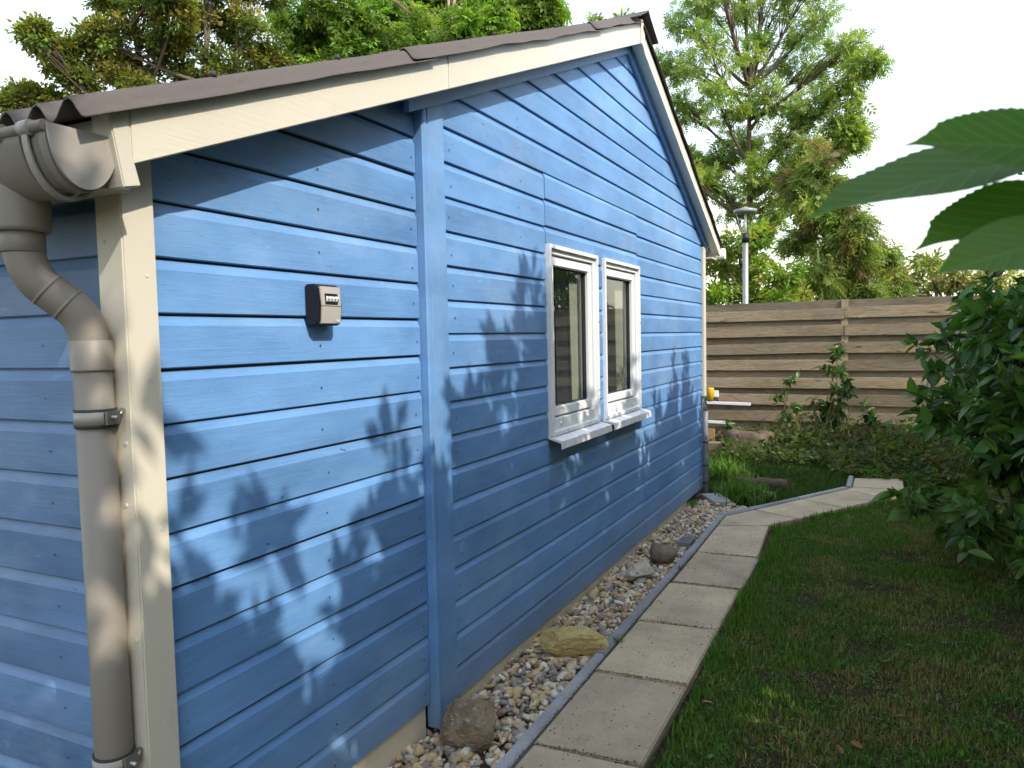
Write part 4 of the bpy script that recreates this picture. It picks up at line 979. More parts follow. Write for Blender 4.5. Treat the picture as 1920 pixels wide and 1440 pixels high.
# conifer with brown sprays
con = [(1500, 345, 40), (1545, 330, 40), (1520, 390, 45), (1570, 395, 42), (1600, 440, 42), (1560, 450, 50), (1640, 480, 40), (1600, 500, 45), (1540, 510, 50), (1660, 530, 35), (1620, 550, 45), (1560, 560, 50), (1500, 450, 30), (1520, 280, 20), (1470, 560, 40), (1680, 570, 30)]
tree('cypress_tree', 'drooping cypress tree with browning sprays beyond the fence', at(1560, 560, 18.0)*np.array([1, 1, 0])+np.array([0, 0, -0.1]), px_lobes(con, 18.0, 0.8, 1.0), T_SPRAY, 0.34, 13, 30, [(0.105, 0.145, 0.030), (0.085, 0.125, 0.028), (0.15, 0.115, 0.045), (0.13, 0.15, 0.035), (0.12, 0.16, 0.035)], 0.16, MAT['bark'], MAT['leaf'], sub_r=0.30, droop=0.9, flat=0.2)
shr = [(1385, 455, 42), (1355, 500, 40), (1420, 500, 50), (1470, 520, 40), (1345, 550, 38), (1400, 560, 50), (1455, 570, 45), (1500, 575, 35), (1430, 440, 30), (1340, 470, 26), (1330, 600, 30), (1380, 610, 50), (1460, 620, 50)]
tree('leafy_shrub', 'bright yellow green bushy shrub behind the street lamp pole', at(1410, 560, 15.2)*np.array([1, 1, 0])+np.array([0, 0, -0.1]), px_lobes(shr, 15.2, 0.6, 0.95), T_LEAF, 0.11, 16, 60, [(0.125, 0.20, 0.022), (0.16, 0.22, 0.03), (0.09, 0.155, 0.022), (0.19, 0.19, 0.04)], 0.07, MAT['bark'], MAT['leaf'], sub_r=0.26, droop=0.3, cat='shrub')
far = [(1700, 515, 40), (1740, 495, 34), (1770, 525, 36), (1720, 545, 40), (1800, 520, 30), (1660, 500, 30), (1850, 525, 36), (1900, 530, 36)]
tree('pale_far_tree', 'small pale green tree far off right of the cypress', at(1740, 560, 32)*np.array([1, 1, 0])+np.array([0, 0, -0.1]), px_lobes(far, 32.0, 1.5, 0.9), T_LEAF, 0.22, 12, 34, [(0.16, 0.18, 0.05), (0.13, 0.16, 0.045), (0.18, 0.16, 0.06)], 0.14, MAT['bark'], MAT['leaf'], sub_r=0.45)
# trees behind the house
oak = [(70, 70, 34), (120, 100, 48), (190, 70, 52), (260, 40, 55), (150, 155, 42), (225, 135, 52), (320, 95, 56), (390, 45, 62), (470, 60, 62), (415, 130, 50), (60, 180, 26), (25, 195, 20), (330, 20, 50), (300, -40, 60), (400, -50, 65), (490, -30, 60), (200, -5, 30), (510, 110, 42), (350, 160, 45), (470, 160, 45), (270, 170, 45), (110, 200, 35)]
tree('holm_oak', 'dense olive and yellow leaved tree behind the left roof slope', at_r(330, 300, 12.5)*np.array([1, 1, 0])+np.array([0, 0, -0.1]), px_lobes_r(oak, 12.5, 0.7, 0.95), T_LEAF, 0.070, 26, 100, [(0.080, 0.095, 0.024), (0.13, 0.135, 0.028), (0.16, 0.145, 0.034), (0.075, 0.105, 0.026), (0.18, 0.155, 0.040), (0.10, 0.14, 0.030), (0.09, 0.13, 0.03)], 0.085, MAT['bark'], MAT['leaf'], sub_r=0.20, droop=0.1, multi=3, nv=0.35)
ash2 = [(560, 40, 46), (600, 90, 45), (640, 30, 55), (700, 70, 52), (740, 20, 55), (790, 80, 42), (830, 10, 52), (880, 60, 45), (930, 25, 46), (985, 70, 38), (1015, 25, 36), (660, 115, 40), (570, 120, 38), (930, 85, 34), (800, -40, 60), (900, -50, 60), (690, -40, 60), (1000, -30, 40), (610, 140, 30), (740, 110, 36)]
tree('multi_stem_ash', 'bright green ash with pale stems behind the roof slope', at_r(820, 300, 13.5)*np.array([1, 1, 0])+np.array([0, 0, -0.1]), px_lobes_r(ash2, 13.5, 0.8, 0.95), T_COMP, 0.22, 16, 34, [(0.095, 0.17, 0.030), (0.13, 0.20, 0.035), (0.065, 0.115, 0.028), (0.12, 0.165, 0.03)], 0.085, MAT['bark_pale'], MAT['leaf'], top=at_r(840, -40, 13.5), sub_r=0.27, multi=4, droop=0.45)
tip = [(1110, 42, 16), (1170, 38, 14), (1140, 55, 18), (1090, 60, 16), (1150, 80, 24)]
tree('distant_tree', 'tree top just showing over the ridge of the roof', at_r(1140, 300, 20)*np.array([1, 1, 0])+np.array([0, 0, -0.1]), px_lobes_r(tip, 20, 0.5, 1.0), T_LEAF, 0.13, 7, 22, G_ASH, 0.10, MAT['bark'], MAT['leaf'], sub_r=0.20)

mir = [((4.5, 13.8, 3.0), 0.8), ((4.4, 13.8, 4.4), 0.8), ((4.3, 14.2, 2.0), 0.7), ((5.2, 13.5, 3.0), 1.1), ((6.4, 14.0, 3.6), 1.2), ((4.6, 14.5, 3.9), 1.0), ((5.8, 13.6, 4.9), 1.1), ((7.4, 14.2, 4.4), 1.1), ((5.0, 14.6, 5.6), 1.0), ((6.6, 14.4, 5.9), 1.0), ((4.5, 13.2, 2.2), 0.8), ((6.0, 13.0, 2.0), 1.0), ((7.6, 13.4, 2.6), 1.0)]
tree('garden_maple', 'dark green tree beyond the fence mirrored in the window panes', (5.8, 14.0, -0.1), [(np.array(c), r) for c, r in mir], T_LEAF, 0.16, 14, 40, [(0.05, 0.09, 0.02), (0.07, 0.115, 0.025), (0.10, 0.14, 0.03)], 0.15, MAT['bark'], MAT['leaf'], sub_r=0.36)

# ------------------------------------------------ dogwood hedge along the right side
V_, Q_, UV_ = broad_leaf(6, 0.0, 0.56, 0.30, 0.22)
T_BROAD = (V_, np.array(Q_))
LEAF_STOPS = [(0.0, (0.060, 0.150, 0.028)), (0.45, (0.090, 0.210, 0.036)), (0.8, (0.13, 0.26, 0.042)), (1.0, (0.18, 0.30, 0.055))]
MAT['leaf_big'] = leaf_obj_mat('dogwood leaf', LEAF_STOPS)
def leaf_mesh(name, v, q, uv, mat):
    me = bpy.data.meshes.new(name); me.from_pydata([tuple(p) for p in v], [], [tuple(int(i) for i in f) for f in q])
    u = me.uv_layers.new(name='UVMap')
    for lp in me.loops: u.data[lp.index].uv = uv[lp.vertex_index]
    for p in me.polygons: p.use_smooth = True
    me.materials.append(mat); return me
LMESH = [leaf_mesh('leaf', *broad_leaf(8, 0.0, w, c, f), MAT['leaf_big']) for w, c, f in ((0.52, 0.35, 0.25), (0.60, 0.22, 0.16), (0.48, 0.5, 0.3), (0.56, 0.1, 0.32))]
def set_frame(o, p, a, b, n, s):
    o.matrix_world = Matrix(((a[0]*s, b[0]*s, n[0]*s, p[0]), (a[1]*s, b[1]*s, n[1]*s, p[1]), (a[2]*s, b[2]*s, n[2]*s, p[2]), (0, 0, 0, 1)))
def shrub(name, label, base, blobs, leaf, per_m3, cols, group, nind=0, stems=14, stem_r=0.014, tpl=T_BROAD, shell=0.35, cat='shrub', mat='leaf_gloss', accept=None):
    """blobs: (centre, radii xyz). Stems arch from the base to the blobs; leaves sit at twig ends."""
    t = thing(name, label, cat, tuple(base), group); wood = MB(); LP = []; LD = []
    base = np.array(base, float)
    for (c, rad) in blobs:
        c = np.array(c, float); rad = np.array(rad, float)
        vol = 4/3*math.pi*rad.prod(); n = int(per_m3*vol)
        for k in range(max(2, int(stems/len(blobs)))):
            e = c+ball(1, 0.3)[0][0]*rad; b = base+np.array([RNG.uniform(-.25, .25), RNG.uniform(-.3, .3), 0]); md = (b+e)/2+np.array([RNG.uniform(-.1, .1), RNG.uniform(-.1, .1), 0.25*(e[2]-b[2])])
            cur = [b*(1-u)**2+md*2*u*(1-u)+e*u*u for u in np.linspace(0, 1, 8)]; wood.tube(cur, list(np.linspace(stem_r, 0.003, 8)), 5)
        ntw = max(4, n//9); pos, dr = ball(ntw, shell)
        for k in range(ntw):
            tip_ = c+pos[k]*rad; d = dr[k]*0.8+np.array([RNG.normal(0, .3), RNG.normal(0, .3), RNG.uniform(0.0, 0.6)]); d /= np.linalg.norm(d); L = RNG.uniform(0.12, 0.30)
            st = tip_-d*L
            if accept is not None and not (accept(tip_) and accept(tip_+d*0.1)): continue
            wood.tube([st+(c-st)*0.55, st+(c-st)*0.2+np.array([0, 0, 0.01]), st, (st+tip_)/2+RNG.normal(0, .008, 3), tip_], [0.0045, 0.004, 0.0035, 0.0028, 0.0015], 3, caps=False)
            for q in range(9):
                u = RNG.uniform(0.25, 1.0) if q < 7 else 1.0
                LP.append(st+d*L*u); s = RNG.normal(size=3); s -= d*s.dot(d); s /= np.linalg.norm(s); LD.append(s*0.9+d*0.55+np.array([0, 0, -0.15]))
    wood.build('stems', MAT['green_twig'], t)
    LP = np.array(LP); LD = np.array(LD); n = len(LP); A, B, N = frames(n, LD, 0.25, 0.9); S = leaf*np.clip(1+RNG.normal(0, 0.25, n), 0.45, 1.6)
    sel = np.zeros(n, bool)
    if nind:
        dd = LP-CAM; zf = dd@_f; sx = 960+FPX*(dd@_r)/zf; sy = 720-FPX*(dd@_u)/zf
        inside = (sx > 0) & (sx < 1935) & (sy > 0) & (sy < 1450) & (zf > 0.2)
        face = np.abs(np.sum(N*dd, axis=1))/np.linalg.norm(dd, axis=1)
        key = np.where(inside, S/zf*(0.3+face)*np.clip(1.8-(zf-zf[inside].min())*0.45, 0.2, 2), 0) if inside.any() else np.zeros(n)
        idx = np.argsort(-key)[:nind]; idx = idx[key[idx] > 0]; sel[idx] = True
        for i in idx:
            o = bpy.data.objects.new('leaf', LMESH[int(i) % 4]); COL.objects.link(o); o.parent = t; o.matrix_parent_inverse = t.matrix_world.inverted(); set_frame(o, LP[i], A[i], B[i], N[i], S[i])
    k = ~sel; cc = np.array(cols)[RNG.integers(len(cols), size=k.sum())]*(1+RNG.normal(0, 0.22, (k.sum(), 1))); cc = np.clip(cc, 0.006, 0.5)
    V, F = scatter(tpl[0], tpl[1], LP[k], A[k], B[k], N[k], S[k])
    o = np_mesh('foliage', V, F, MAT[mat], t, col=np.repeat(cc, len(tpl[0]), axis=0), smooth=(F.shape[1] == 4))
    o['kind'] = 'stuff'
    return t
DOG = [(0.045, 0.115, 0.024), (0.065, 0.155, 0.028), (0.09, 0.195, 0.036), (0.12, 0.22, 0.045)]
HG = 'shrubs along the right side of the lawn'
shrub('dogwood_shrub', 'large dark green dogwood shrub leaning over the lawn at the right', (2.65, 4.6, -0.05),
      [((2.45, 4.7, 0.85), (0.60, 0.8, 0.75)), ((2.55, 4.6, 1.55), (0.62, 0.8, 0.50)), ((2.10, 4.45, 0.33), (0.52, 0.55, 0.30)), ((2.45, 5.7, 1.2), (0.62, 0.7, 0.85)), ((2.75, 4.8, 2.0), (0.50, 0.7, 0.30)), ((2.38, 3.75, 0.22), (0.26, 0.5, 0.24)), ((1.98, 5.0, 0.95), (0.32, 0.4, 0.28)), ((2.02, 5.1, 1.50), (0.28, 0.4, 0.18)), ((2.40, 6.5, 1.1), (0.5, 0.5, 0.75)), ((1.80, 4.35, 0.42), (0.20, 0.25, 0.10)), ((2.42, 4.1, 1.2), (0.40, 0.5, 0.7))],
      0.125, 620, DOG, HG, nind=300, stems=44)
def hedge_ok(p):
    """keeps the hedge clear of the path, the lawn and the photographer"""
    return p[0] > 2.35 if p[1] < 3.0 else p[0] > 2.60
shade = [(-2.35, 5.0), (-1.66, 5.2), (-0.80, 3.95), (0.0, 4.05), (0.65, 4.45), (1.3, 4.70), (2.0, 4.10), (2.70, 4.05), (3.35, 4.10), (3.95, 4.35), (4.7, 4.3), (5.5, 4.0), (6.5, 3.3), (7.5, 3.2), (8.5, 3.2), (9.4, 2.9)]  # first two are unseen, made tall and dense to shade the side wall
labs = ['tall dogwood shrub standing right behind the photographer', 'tall dogwood shrub beside the photographer on the right', 'tall dogwood shrub at the right edge of the near lawn', 'high arching dogwood shrub right of the near lawn', 'tallest dogwood shrub right of the lawn opposite the first window', 'high dogwood shrub right of the lawn opposite the windows', 'dense dogwood shrub right of the middle lawn', 'dogwood shrub right of the lawn just before the leaning shrub', 'tall dogwood shrub behind the leaning shrub', 'dogwood shrub far along the right side', 'dogwood shrub at the far end of the right side beside the turn', 'dogwood shrub on the right behind the leaning shrub, fourth from the fence', 'dogwood shrub on the right, third from the fence', 'dogwood shrub on the right, second from the fence', 'dogwood shrub on the right, next to the fence']
for (hy, hh), lab in zip(shade, labs):
    hx = 2.85 if hy < 3.2 else (3.05 if hy < 6 else 3.45)
    ry = 0.58 if hy < -1 else 0.50
    bl = [((hx, hy, 0.8), (0.45, 0.50, 0.85)), ((hx, hy, hh*0.5), (0.45, 0.48, 0.8)), ((hx, hy, hh*0.5+0.5), (0.45, 0.48, 0.7)), ((hx, hy, hh-0.80), (0.45, ry, 0.62 if hy < -1 else 0.50)), ((hx, hy, hh*0.5+0.9), (0.45, ry, 0.7)), ((hx, hy+0.36, hh*0.55), (0.40, 0.30, 1.0)), ((hx, hy+0.36, 1.1), (0.40, 0.30, 0.9)), ((hx+RNG.uniform(-.1, .1), hy+RNG.uniform(-.2, .2), hh-0.45), (0.30, 0.34, 0.36)), ((hx, hy+RNG.uniform(-.3, .3), hh-0.1), (0.10, 0.12, 0.26))]
    shrub('dogwood_shrub', lab, (hx, hy, -0.05), bl, 0.125, 2000 if hy > -1 else 4200, DOG, HG, stems=15, tpl=T_LEAF, accept=hedge_ok)

for (bx_, by_, bh_, lab) in ((-2.2, -4.3, 3.6, 'bushy dogwood behind the photographer, farthest to the left'), (-0.7, -4.5, 3.9, 'bushy dogwood behind the photographer, in the middle'), (0.9, -4.7, 3.7, 'bushy dogwood behind the photographer, nearest the lawn')):  # unseen shrubs added to reduce sky fill on the side wall
    bl = [((bx_, by_, 0.9), (0.75, 0.6, 0.9)), ((bx_, by_, bh_*0.55), (0.8, 0.6, 0.9)), ((bx_+0.1, by_, bh_-0.8), (0.65, 0.55, 0.75))]
    shrub('dogwood_shrub', lab, (bx_, by_, -0.05), bl, 0.125, 600, DOG, 'shrubs behind the photographer', stems=12, tpl=T_LEAF)

# ------------------------------------------------ overhanging branch close to the camera
br = thing('overhanging_branch', 'blurred branch with big serrated dark green leaves close to the camera at top right', 'branch', (2.35, -0.2, 1.5))
MAT['leaf_near'] = leaf_obj_mat('near leaf', [(0, (0.12, 0.26, 0.055)), (1, (0.155, 0.30, 0.065))], 0.6, 0.6, 0.5)
VN = [broad_leaf(36, 0.022, w, c, f, nw=5) for w, c, f in ((0.58, 0.16, 0.10), (0.64, 0.26, 0.14), (0.56, 0.1, 0.18))]
NM = [leaf_mesh('leaf', *v, MAT['leaf_near']) for v in VN]
def near_leaf(b, tip_, up, k, droop=0.0):
    b = np.array(b); tip_ = np.array(tip_); a = tip_-b; L = np.linalg.norm(a); a /= L; n_ = np.array(up, float); n_ -= a*n_.dot(a); n_ /= np.linalg.norm(n_); s = np.cross(n_, a)
    o = bpy.data.objects.new('leaf', NM[k]); COL.objects.link(o); o.parent = br; o.matrix_parent_inverse = br.matrix_world.inverted(); set_frame(o, b, a, s, n_, L); return o
DN = 0.66
q = lambda x, y, d=DN: CAM+(_f*FPX+_r*(x-960)-_u*(y-720))/FPX*d
toward = -_f
near_leaf(q(1945, 296, 0.70), q(1512, 366, 0.66), 0.90*_u+0.42*toward, 0)
near_leaf(q(2030, 292, 0.62), q(1726, 228, 0.60), 0.62*_u+0.78*toward, 1)
near_leaf(q(2030, 372, 0.68), q(1716, 450, 0.64), 0.85*_u+0.50*toward, 2)
near_leaf(q(2040, 440, 0.58), q(1758, 488, 0.55), 0.80*_u+0.60*toward, 0)
near_leaf(q(2200, 690, 0.62), q(1896, 655, 0.62), 0.8*_u+0.4*toward, 2)
near_leaf(q(2280, 180, 0.66), q(2000, 60, 0.62), 0.6*_u+0.6*toward, 1)
m = MB(); m.tube([q(2700, 700, 0.95), q(2350, 420, 0.74), q(2100, 330, 0.70), q(1940, 302, 0.70)], [0.006, 0.005, 0.004, 0.002], 8)
m.tube([q(2350, 420, 0.74), q(2220, 320, 0.68), q(2025, 292, 0.62)], [0.004, 0.003, 0.002], 8); m.tube([q(2350, 420, 0.74), q(2200, 410, 0.70), q(2025, 372, 0.68)], [0.004, 0.003, 0.002], 8)
m.tube([q(2350, 420, 0.74), q(2240, 400, 0.64), q(2035, 440, 0.58)], [0.004, 0.003, 0.002], 8); m.tube([q(2700, 700, 0.95), q(2400, 720, 0.7), q(2195, 690, 0.62)], [0.005, 0.003, 0.002], 8); m.tube([q(2350, 420, 0.74), q(2320, 250, 0.7), q(2275, 180, 0.66)], [0.004, 0.003, 0.002], 8)
m.build('stem', MAT['green_twig'], br)

# ------------------------------------------------ plants by the fence
T_SM = T_BROAD
shrub('young_elder', 'leafy dark green bush growing against the fence post', (1.0, 9.7, 0.0), [((1.08, 9.7, 1.02), (0.32, 0.24, 0.24)), ((1.20, 9.7, 0.75), (0.30, 0.22, 0.24)), ((0.95, 9.75, 0.50), (0.45, 0.24, 0.28)), ((1.05, 9.72, 1.30), (0.08, 0.07, 0.09)), ((1.5, 9.75, 0.4), (0.35, 0.25, 0.25))], 0.115, 800, [(0.05, 0.11, 0.025), (0.07, 0.14, 0.03), (0.10, 0.17, 0.04)], 'young plants by the fence', stems=10, stem_r=0.009)
shrub('sapling', 'thin pale green sapling left of the leafy fence bush', (0.52, 9.4, 0.0), [((0.50, 9.4, 0.92), (0.14, 0.12, 0.10)), ((0.36, 9.4, 0.72), (0.16, 0.12, 0.07)), ((0.58, 9.4, 0.55), (0.14, 0.12, 0.07)), ((0.42, 9.4, 0.42), (0.16, 0.14, 0.06))], 0.085, 1100, [(0.11, 0.18, 0.05), (0.14, 0.20, 0.06)], 'young plants by the fence', stems=8, stem_r=0.008)
shrub('weed_plant', 'small broad leaved weed low by the white rails', (-0.38, 9.8, 0.0), [((-0.36, 9.8, 0.22), (0.16, 0.12, 0.14))], 0.11, 1800, [(0.06, 0.13, 0.03), (0.08, 0.16, 0.035)], 'young plants by the fence', stems=4, stem_r=0.005)
# ground cover over the bed
def cover():
    LP = []
    for (x0, x1, y0, y1, h, n) in ((-0.2, 2.6, 7.9, 10.25, 0.30, 5200), (1.1, 2.4, 7.45, 8.2, 0.16, 900), (0.3, 2.4, 8.8, 10.2, 0.50, 2600), (-0.9, 0.2, 9.2, 10.2, 0.16, 500)):
        x = RNG.uniform(x0, x1, n); y = RNG.uniform(y0, y1, n); e = vnoise(x, y, 1.7, 21)*0.7+vnoise(x, y, 5, 4)*0.4
        LP.append(np.c_[x, y, -0.03+h*e*RNG.random(n)**0.6])
    P = np.concatenate(LP); n = len(P); d = RNG.normal(size=(n, 3)); d[:, 2] = np.abs(d[:, 2])*0.6
    cols = np.array([(0.07, 0.135, 0.03), (0.10, 0.165, 0.04), (0.055, 0.10, 0.028), (0.14, 0.175, 0.06), (0.14, 0.105, 0.05)])[RNG.integers(5, size=n)]*(1+RNG.normal(0, .25, (n, 1)))
    o = leaves('ground_cover', T_LEAF, P, d, 0.075, np.clip(cols, .006, .4), MAT['leaf'], None, 0.5, 0.9, 'stuff', 0.35)
    o['label'] = 'low tangled ivy and weeds covering the bed before the fence'; o['category'] = 'ground cover'
    tw = MB()
    for k in range(60):
        x = RNG.uniform(-0.1, 2.2); y = RNG.uniform(8.6, 10.1); a = RNG.uniform(0, 6.28); L = RNG.uniform(0.25, 0.7)
        tw.tube([(x, y, 0), (x+L*0.3*math.cos(a), y+L*0.3*math.sin(a), L*0.5), (x+L*0.7*math.cos(a), y+0.5*L*math.sin(a), L*0.75)], [0.005, 0.004, 0.0015], 4, caps=False)
    o2 = tw.build('dry_twigs', MAT['twig']); tag(o2, 'dry brown twigs tangled through the ivy before the fence', 'twigs', kind='stuff')
cover()

# ------------------------------------------------ grass
def blades(name, X, Y, zf, hgt, col, label, lean=0.55, w=0.0032):
    n = len(X); Z = zf(X, Y); a = RNG.uniform(0, 2*math.pi, n); ln = RNG.normal(0, lean, n); d = np.c_[np.cos(a), np.sin(a), np.zeros(n)]; s = np.c_[-np.sin(a), np.cos(a), np.zeros(n)]
    h = hgt[:, None]; W = (w*(0.7+0.6*RNG.random(n)))[:, None]; P0 = np.c_[X, Y, Z-0.004]
    ln = np.clip(np.abs(ln), 0.05, 1.5)[:, None]; up = np.array([[0, 0, 1.0]])
    P1 = P0+up*h*0.55*np.cos(ln*0.5)+d*h*0.55*np.sin(ln*0.5); P2 = P1+up*h*0.45*np.cos(ln*1.3)+d*h*0.5*np.sin(ln*1.3)
    V = np.stack([P0-s*W, P0+s*W, P1+s*W*0.8, P1-s*W*0.8, P2], axis=1).reshape(-1, 3)
    o5 = (np.arange(n)*5)[:, None]; F = np.concatenate([o5+np.array([[0, 1, 2]]), o5+np.array([[0, 2, 3]]), o5+np.array([[3, 2, 4]])])
    cc = np.repeat(col, 5, axis=0)
    ob = np_mesh(name, V, F, MAT['grass'], None, col=cc); return tag(ob, label, 'grass', kind='stuff')
def path_right(y):
    return np.where(y < 5.03, 0.862, np.where(y < 6.55, 0.80+(y-5.03)*0.585, 1.83))
N0 = 330000
Y = RNG.uniform(-0.6, 8.6, N0)**1.0; X = RNG.uniform(0.84, 4.2, N0)
k = X > path_right(Y)+0.012
vis = X < 1.62+0.145*(Y+1.33)+0.45
k &= vis | (RNG.random(N0) < 0.35)
dens = 0.60*vnoise(X, Y, 2.6, 1)+0.40*vnoise(X, Y, 8.0, 6)
edge = np.clip(1-(X-path_right(Y))/0.30, 0, 1)
pr = np.clip((dens+0.18*edge-0.27)/0.20, 0.10, 1.0)*np.clip(1.15-0.25*(X-1.2), 0.35, 1)
k &= RNG.random(N0) < pr
X, Y, dens, edge = X[k], Y[k], dens[k], edge[k]; n = len(X); print('blades', n)
straw = (vnoise(X, Y, 3.1, 8)*0.6+vnoise(X, Y, 9, 12)*0.4)
gcol = np.array([(0.090, 0.205, 0.025), (0.120, 0.250, 0.032), (0.070, 0.160, 0.024), (0.160, 0.250, 0.045)])[RNG.integers(4, size=n)]
scol = np.array([(0.36, 0.29, 0.12), (0.26, 0.215, 0.085), (0.19, 0.20, 0.055)])[RNG.integers(3, size=n)]
ps = np.clip((straw-0.50)/0.22, 0.06, 0.80)*(1-0.6*edge)
gc = np.where((RNG.random(n) < ps)[:, None], scol, gcol)*(1+RNG.normal(0, .22, (n, 1)))
hg = np.clip(0.030+0.030*(dens-0.4)+0.018*edge, 0.018, 0.07)*RNG.uniform(0.55, 1.35, n)
blades('grass', X, Y, lawn_z, hg, np.clip(gc, .006, .5), 'patchy green and straw coloured lawn grass right of the path', 0.75, 0.0026)
n = 5200; Y = RNG.uniform(0.3, 6.4, n); cl = vnoise(Y, Y*0, 3.4, 31); k = RNG.random(n) < np.clip((cl-0.35)*2.2, 0.05, 1); Y = Y[k]; n = len(Y); X = path_right(Y)+np.abs(RNG.normal(0.004, 0.028, n))
gc = np.array([(0.10, 0.23, 0.028), (0.13, 0.27, 0.035), (0.08, 0.18, 0.026)])[RNG.integers(3, size=n)]*(1+RNG.normal(0, .2, (n, 1)))
blades('edge_grass', X, Y, lawn_z, RNG.uniform(0.05, 0.105, n), np.clip(gc, .01, .5), 'longer fresh grass tufts growing over the right edge of the path', 0.8, 0.003)
ck = 260; cxy = np.c_[RNG.uniform(0.95, 2.3, ck), RNG.uniform(1.0, 5.6, ck)]; P = np.repeat(cxy, 9, axis=0)+RNG.normal(0, .028, (ck*9, 2)); P = np.c_[P, lawn_z(P[:, 0], P[:, 1])+RNG.uniform(0.012, 0.04, ck*9)]
P = P[P[:, 0] > path_right(P[:, 1])+0.02]; o = leaves('clover', T_LEAF, P, RNG.normal(size=(len(P), 3))*np.array([1, 1, 0.2]), 0.020, jitter_col((0.06, 0.13, 0.03), len(P), .2), MAT['leaf'], None, 0.3, 2.0, 'stuff', 0.3)
tag(o, 'small clover and weed leaves dotted through the lawn', 'clover')
# flattened thatch and moss between the blades
N2 = 90000
X = RNG.uniform(0.84, 3.2, N2); Y = RNG.uniform(0.3, 6.8, N2); k = (X > path_right(Y)+0.01) & (X < 1.62+0.145*(Y+1.33)+0.4) & (RNG.random(N2) < 0.35+0.65*vnoise(X, Y, 4.0, 17))
X, Y = X[k], Y[k]; n = len(X); tn = vnoise(X, Y, 3.3, 19)+RNG.normal(0, .18, n)
tc = np.where((tn > 0.55)[:, None], np.array([(0.24, 0.19, 0.085)]), np.array([(0.085, 0.12, 0.030)]))*(1+RNG.normal(0, .3, (n, 1)))
blades('thatch', X, Y, lawn_z, RNG.uniform(0.012, 0.040, n), np.clip(tc, .01, .5), 'flattened dry thatch and moss lying under the lawn grass', 2.2, 0.0022)
# short moss-like grass between house corner and path bend
N1 = 26000
X = RNG.uniform(-0.55, 1.33, N1); Y = RNG.uniform(6.05, 8.9, N1); k = (X < 0.87+(Y-6.13)*0.56) & (X < 1.27) & ~((Y < 6.35) & (X < 0.35))
k &= RNG.random(N1) < np.clip((vnoise(X, Y, 2.2, 14)-0.25)/0.25, 0.1, 1)
X, Y = X[k], Y[k]; n = len(X)
gc = np.array([(0.058, 0.120, 0.020), (0.080, 0.145, 0.026), (0.05, 0.10, 0.02)])[RNG.integers(3, size=n)]*(1+RNG.normal(0, .2, (n, 1)))
zfn = lambda X, Y: np.where(X < 0.42, bed_z(X, Y), lawn_z(X, Y))
blades('bed_grass', X, Y, zfn, RNG.uniform(0.04, 0.10, n), np.clip(gc, .006, .5), 'bright green grass between the house corner and the path bend', 0.6, 0.004)
for (cx, cy, nn, hh, lab) in ((0.42, 6.15, 420, 0.26, 'arching bright green grass tuft beside the path bend'), (-0.02, 7.3, 420, 0.22, 'bright green grass tuft behind the tap pipe')):
    X = cx+RNG.normal(0, 0.11, nn); Y = cy+RNG.normal(0, 0.12, nn); gc = np.array([(0.11, 0.22, 0.03), (0.14, 0.26, 0.04), (0.085, 0.17, 0.025)])[RNG.integers(3, size=nn)]*(1+RNG.normal(0, .2, (nn, 1)))
    blades('grass_tuft', X, Y, zfn, RNG.uniform(0.5, 1.1, nn)*hh, np.clip(gc, .006, .6), lab, 1.0, 0.0075)
# cable along the lawn edge of the path
pts = [(0.862+0.012*math.sin(y*3.1)+0.006*math.sin(y*9), y, -0.022+0.008*math.sin(y*2.3)) for y in np.linspace(-1.5, 4.75, 70)]
m = MB(); m.tube(pts, 0.0026, 6); tag(m.build('cable', MAT['rubber']), 'thin dark cable lying along the lawn edge of the path', 'cable')
# crumbs, soil and bits of twig on the paving and in its joints
n = 900; X = RNG.uniform(0.43, 0.84, n); Y = RNG.uniform(0.6, 4.9, n)
nj = 1500; yj_ = RNG.choice(np.array(yj[5:]), nj); xj_ = RNG.uniform(0.42, 0.845, nj); X = np.r_[X, xj_, RNG.uniform(0.405, 0.425, 900)]; Y = np.r_[Y, yj_+0.018*(xj_-0.42)/0.425+RNG.normal(0, .007, nj), RNG.uniform(0.4, 5.0, 900)]
n = len(X); dc = np.array([(0.10, 0.07, 0.04), (0.16, 0.12, 0.07), (0.07, 0.06, 0.03), (0.10, 0.13, 0.04)])[RNG.integers(4, size=n)]
A_, B_, N_ = frames(n, None); A_[:, 2] *= 0.15; V, F = scatter(T_LEAF[0], T_LEAF[1], np.c_[X, Y, np.full(n, 0.004)], A_, B_, N_, RNG.uniform(0.004, 0.013, n))
tag(np_mesh('path_debris', V, F, MAT['leaf'], None, col=np.repeat(dc, 5, axis=0)), 'dark crumbs of soil and plant bits scattered on the paving slabs', 'debris', kind='stuff')
n = 420; X = RNG.uniform(-0.02, 0.34, n); Y = RNG.uniform(0.9, 5.6, n); A_, B_, N_ = frames(n, None); A_[:, 2] *= 0.2
dc = np.array([(0.16, 0.10, 0.05), (0.24, 0.16, 0.08), (0.10, 0.07, 0.04), (0.30, 0.23, 0.12)])[RNG.integers(4, size=n)]
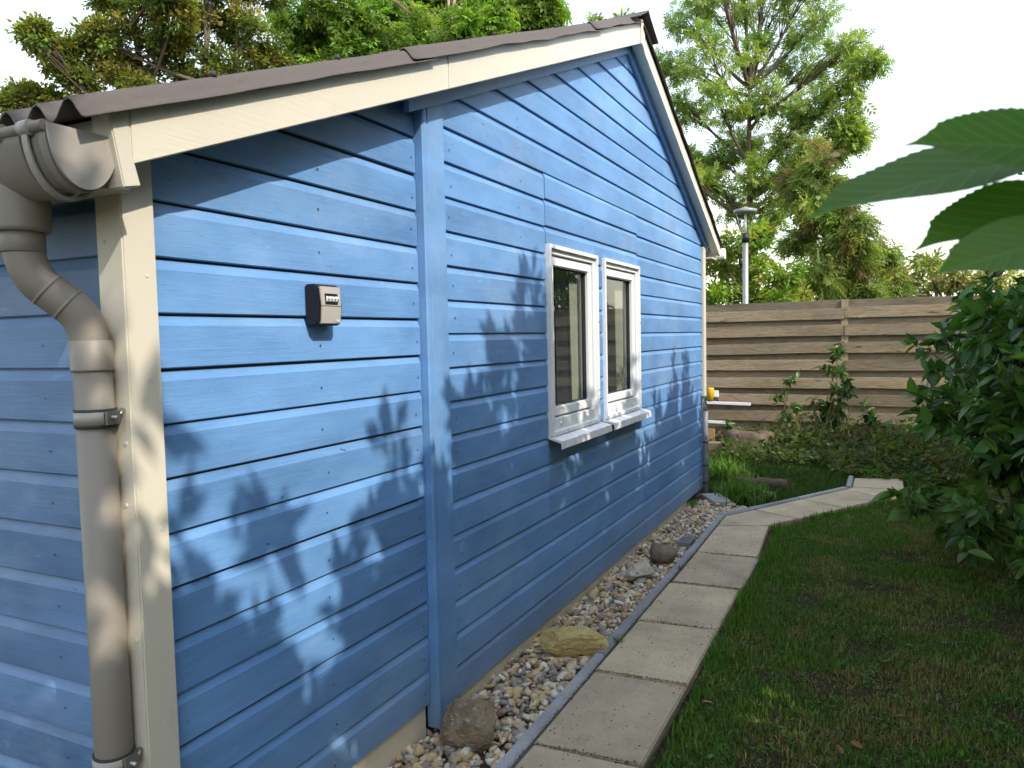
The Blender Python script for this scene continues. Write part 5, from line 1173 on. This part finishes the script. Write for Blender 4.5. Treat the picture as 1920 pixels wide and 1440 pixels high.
V, F = scatter(T_LEAF[0]*np.array([1, 0.7, 1]), T_LEAF[1], np.c_[X, Y, RNG.uniform(-0.022, -0.006, n)], A_, B_, N_, RNG.uniform(0.010, 0.034, n))
tag(np_mesh('gravel_litter', V, F, MAT['leaf'], None, col=np.repeat(dc, 5, axis=0)), 'dry leaf scraps and straw caught between the pebbles', 'litter', kind='stuff')
# fallen leaves on the lawn
fl = NT('fallen leaf', 0.75, 0.2); fl.col(fl.ramp(fl.rnd(), [(0, (0.20, 0.10, 0.045)), (0.5, (0.28, 0.15, 0.06)), (1, (0.34, 0.24, 0.11))])); MAT['fallen'] = fl.m
FLM = leaf_mesh('fallen_leaf', *broad_leaf(6, 0, 0.5, -0.3, 0.5), MAT['fallen'])
FP = [(1650, 1243, 'rust brown fallen leaf in the middle of the lawn'), (1675, 1345, 'pale brown fallen leaf low in the middle of the lawn'), (1578, 1414, 'red brown fallen leaf at the near edge of the lawn'), (1617, 1404, 'tan fallen leaf beside the red brown one'), (1317, 1317, 'small tan fallen leaf on the soil close to the path'), (1395, 1105, 'orange brown fallen leaf by the path edge')]
for (x, y, lab) in FP:
    d = _f*FPX+_r*(x-960)-_u*(y-720); p = CAM+d*((-0.025-CAM[2])/d[2])
    o = link('fallen_leaf', FLM); o.location = p; o.rotation_euler = (RNG.uniform(-.4, .4), RNG.uniform(-.4, .4), RNG.uniform(0, 6.28)); o.scale = (0.055,)*3
    tag(o, lab, 'leaf', 'fallen leaves on the lawn')
# small weeds in the edging joints
for k, (x, y, lab) in enumerate(((0.415, 2.30, 'tiny grass weed in the path joint beyond the yellow sandstone'), (0.41, 3.62, 'tiny grass weed in the path joint by the round grey stone'), (0.05, 5.62, 'small weed sprouting from the pebbles at the far end of the plinth'))):
    n = (26, 16, 60)[k]; X = x+RNG.normal(0, .012+0.02*(k == 2), n); Y = y+RNG.normal(0, .015+0.02*(k == 2), n)
    blades('path_weed', X, Y, lambda X, Y: X*0-0.005, RNG.uniform(0.03, 0.07, n), jitter_col((0.07, 0.15, 0.03), n, .2), lab, 0.9, 0.003)
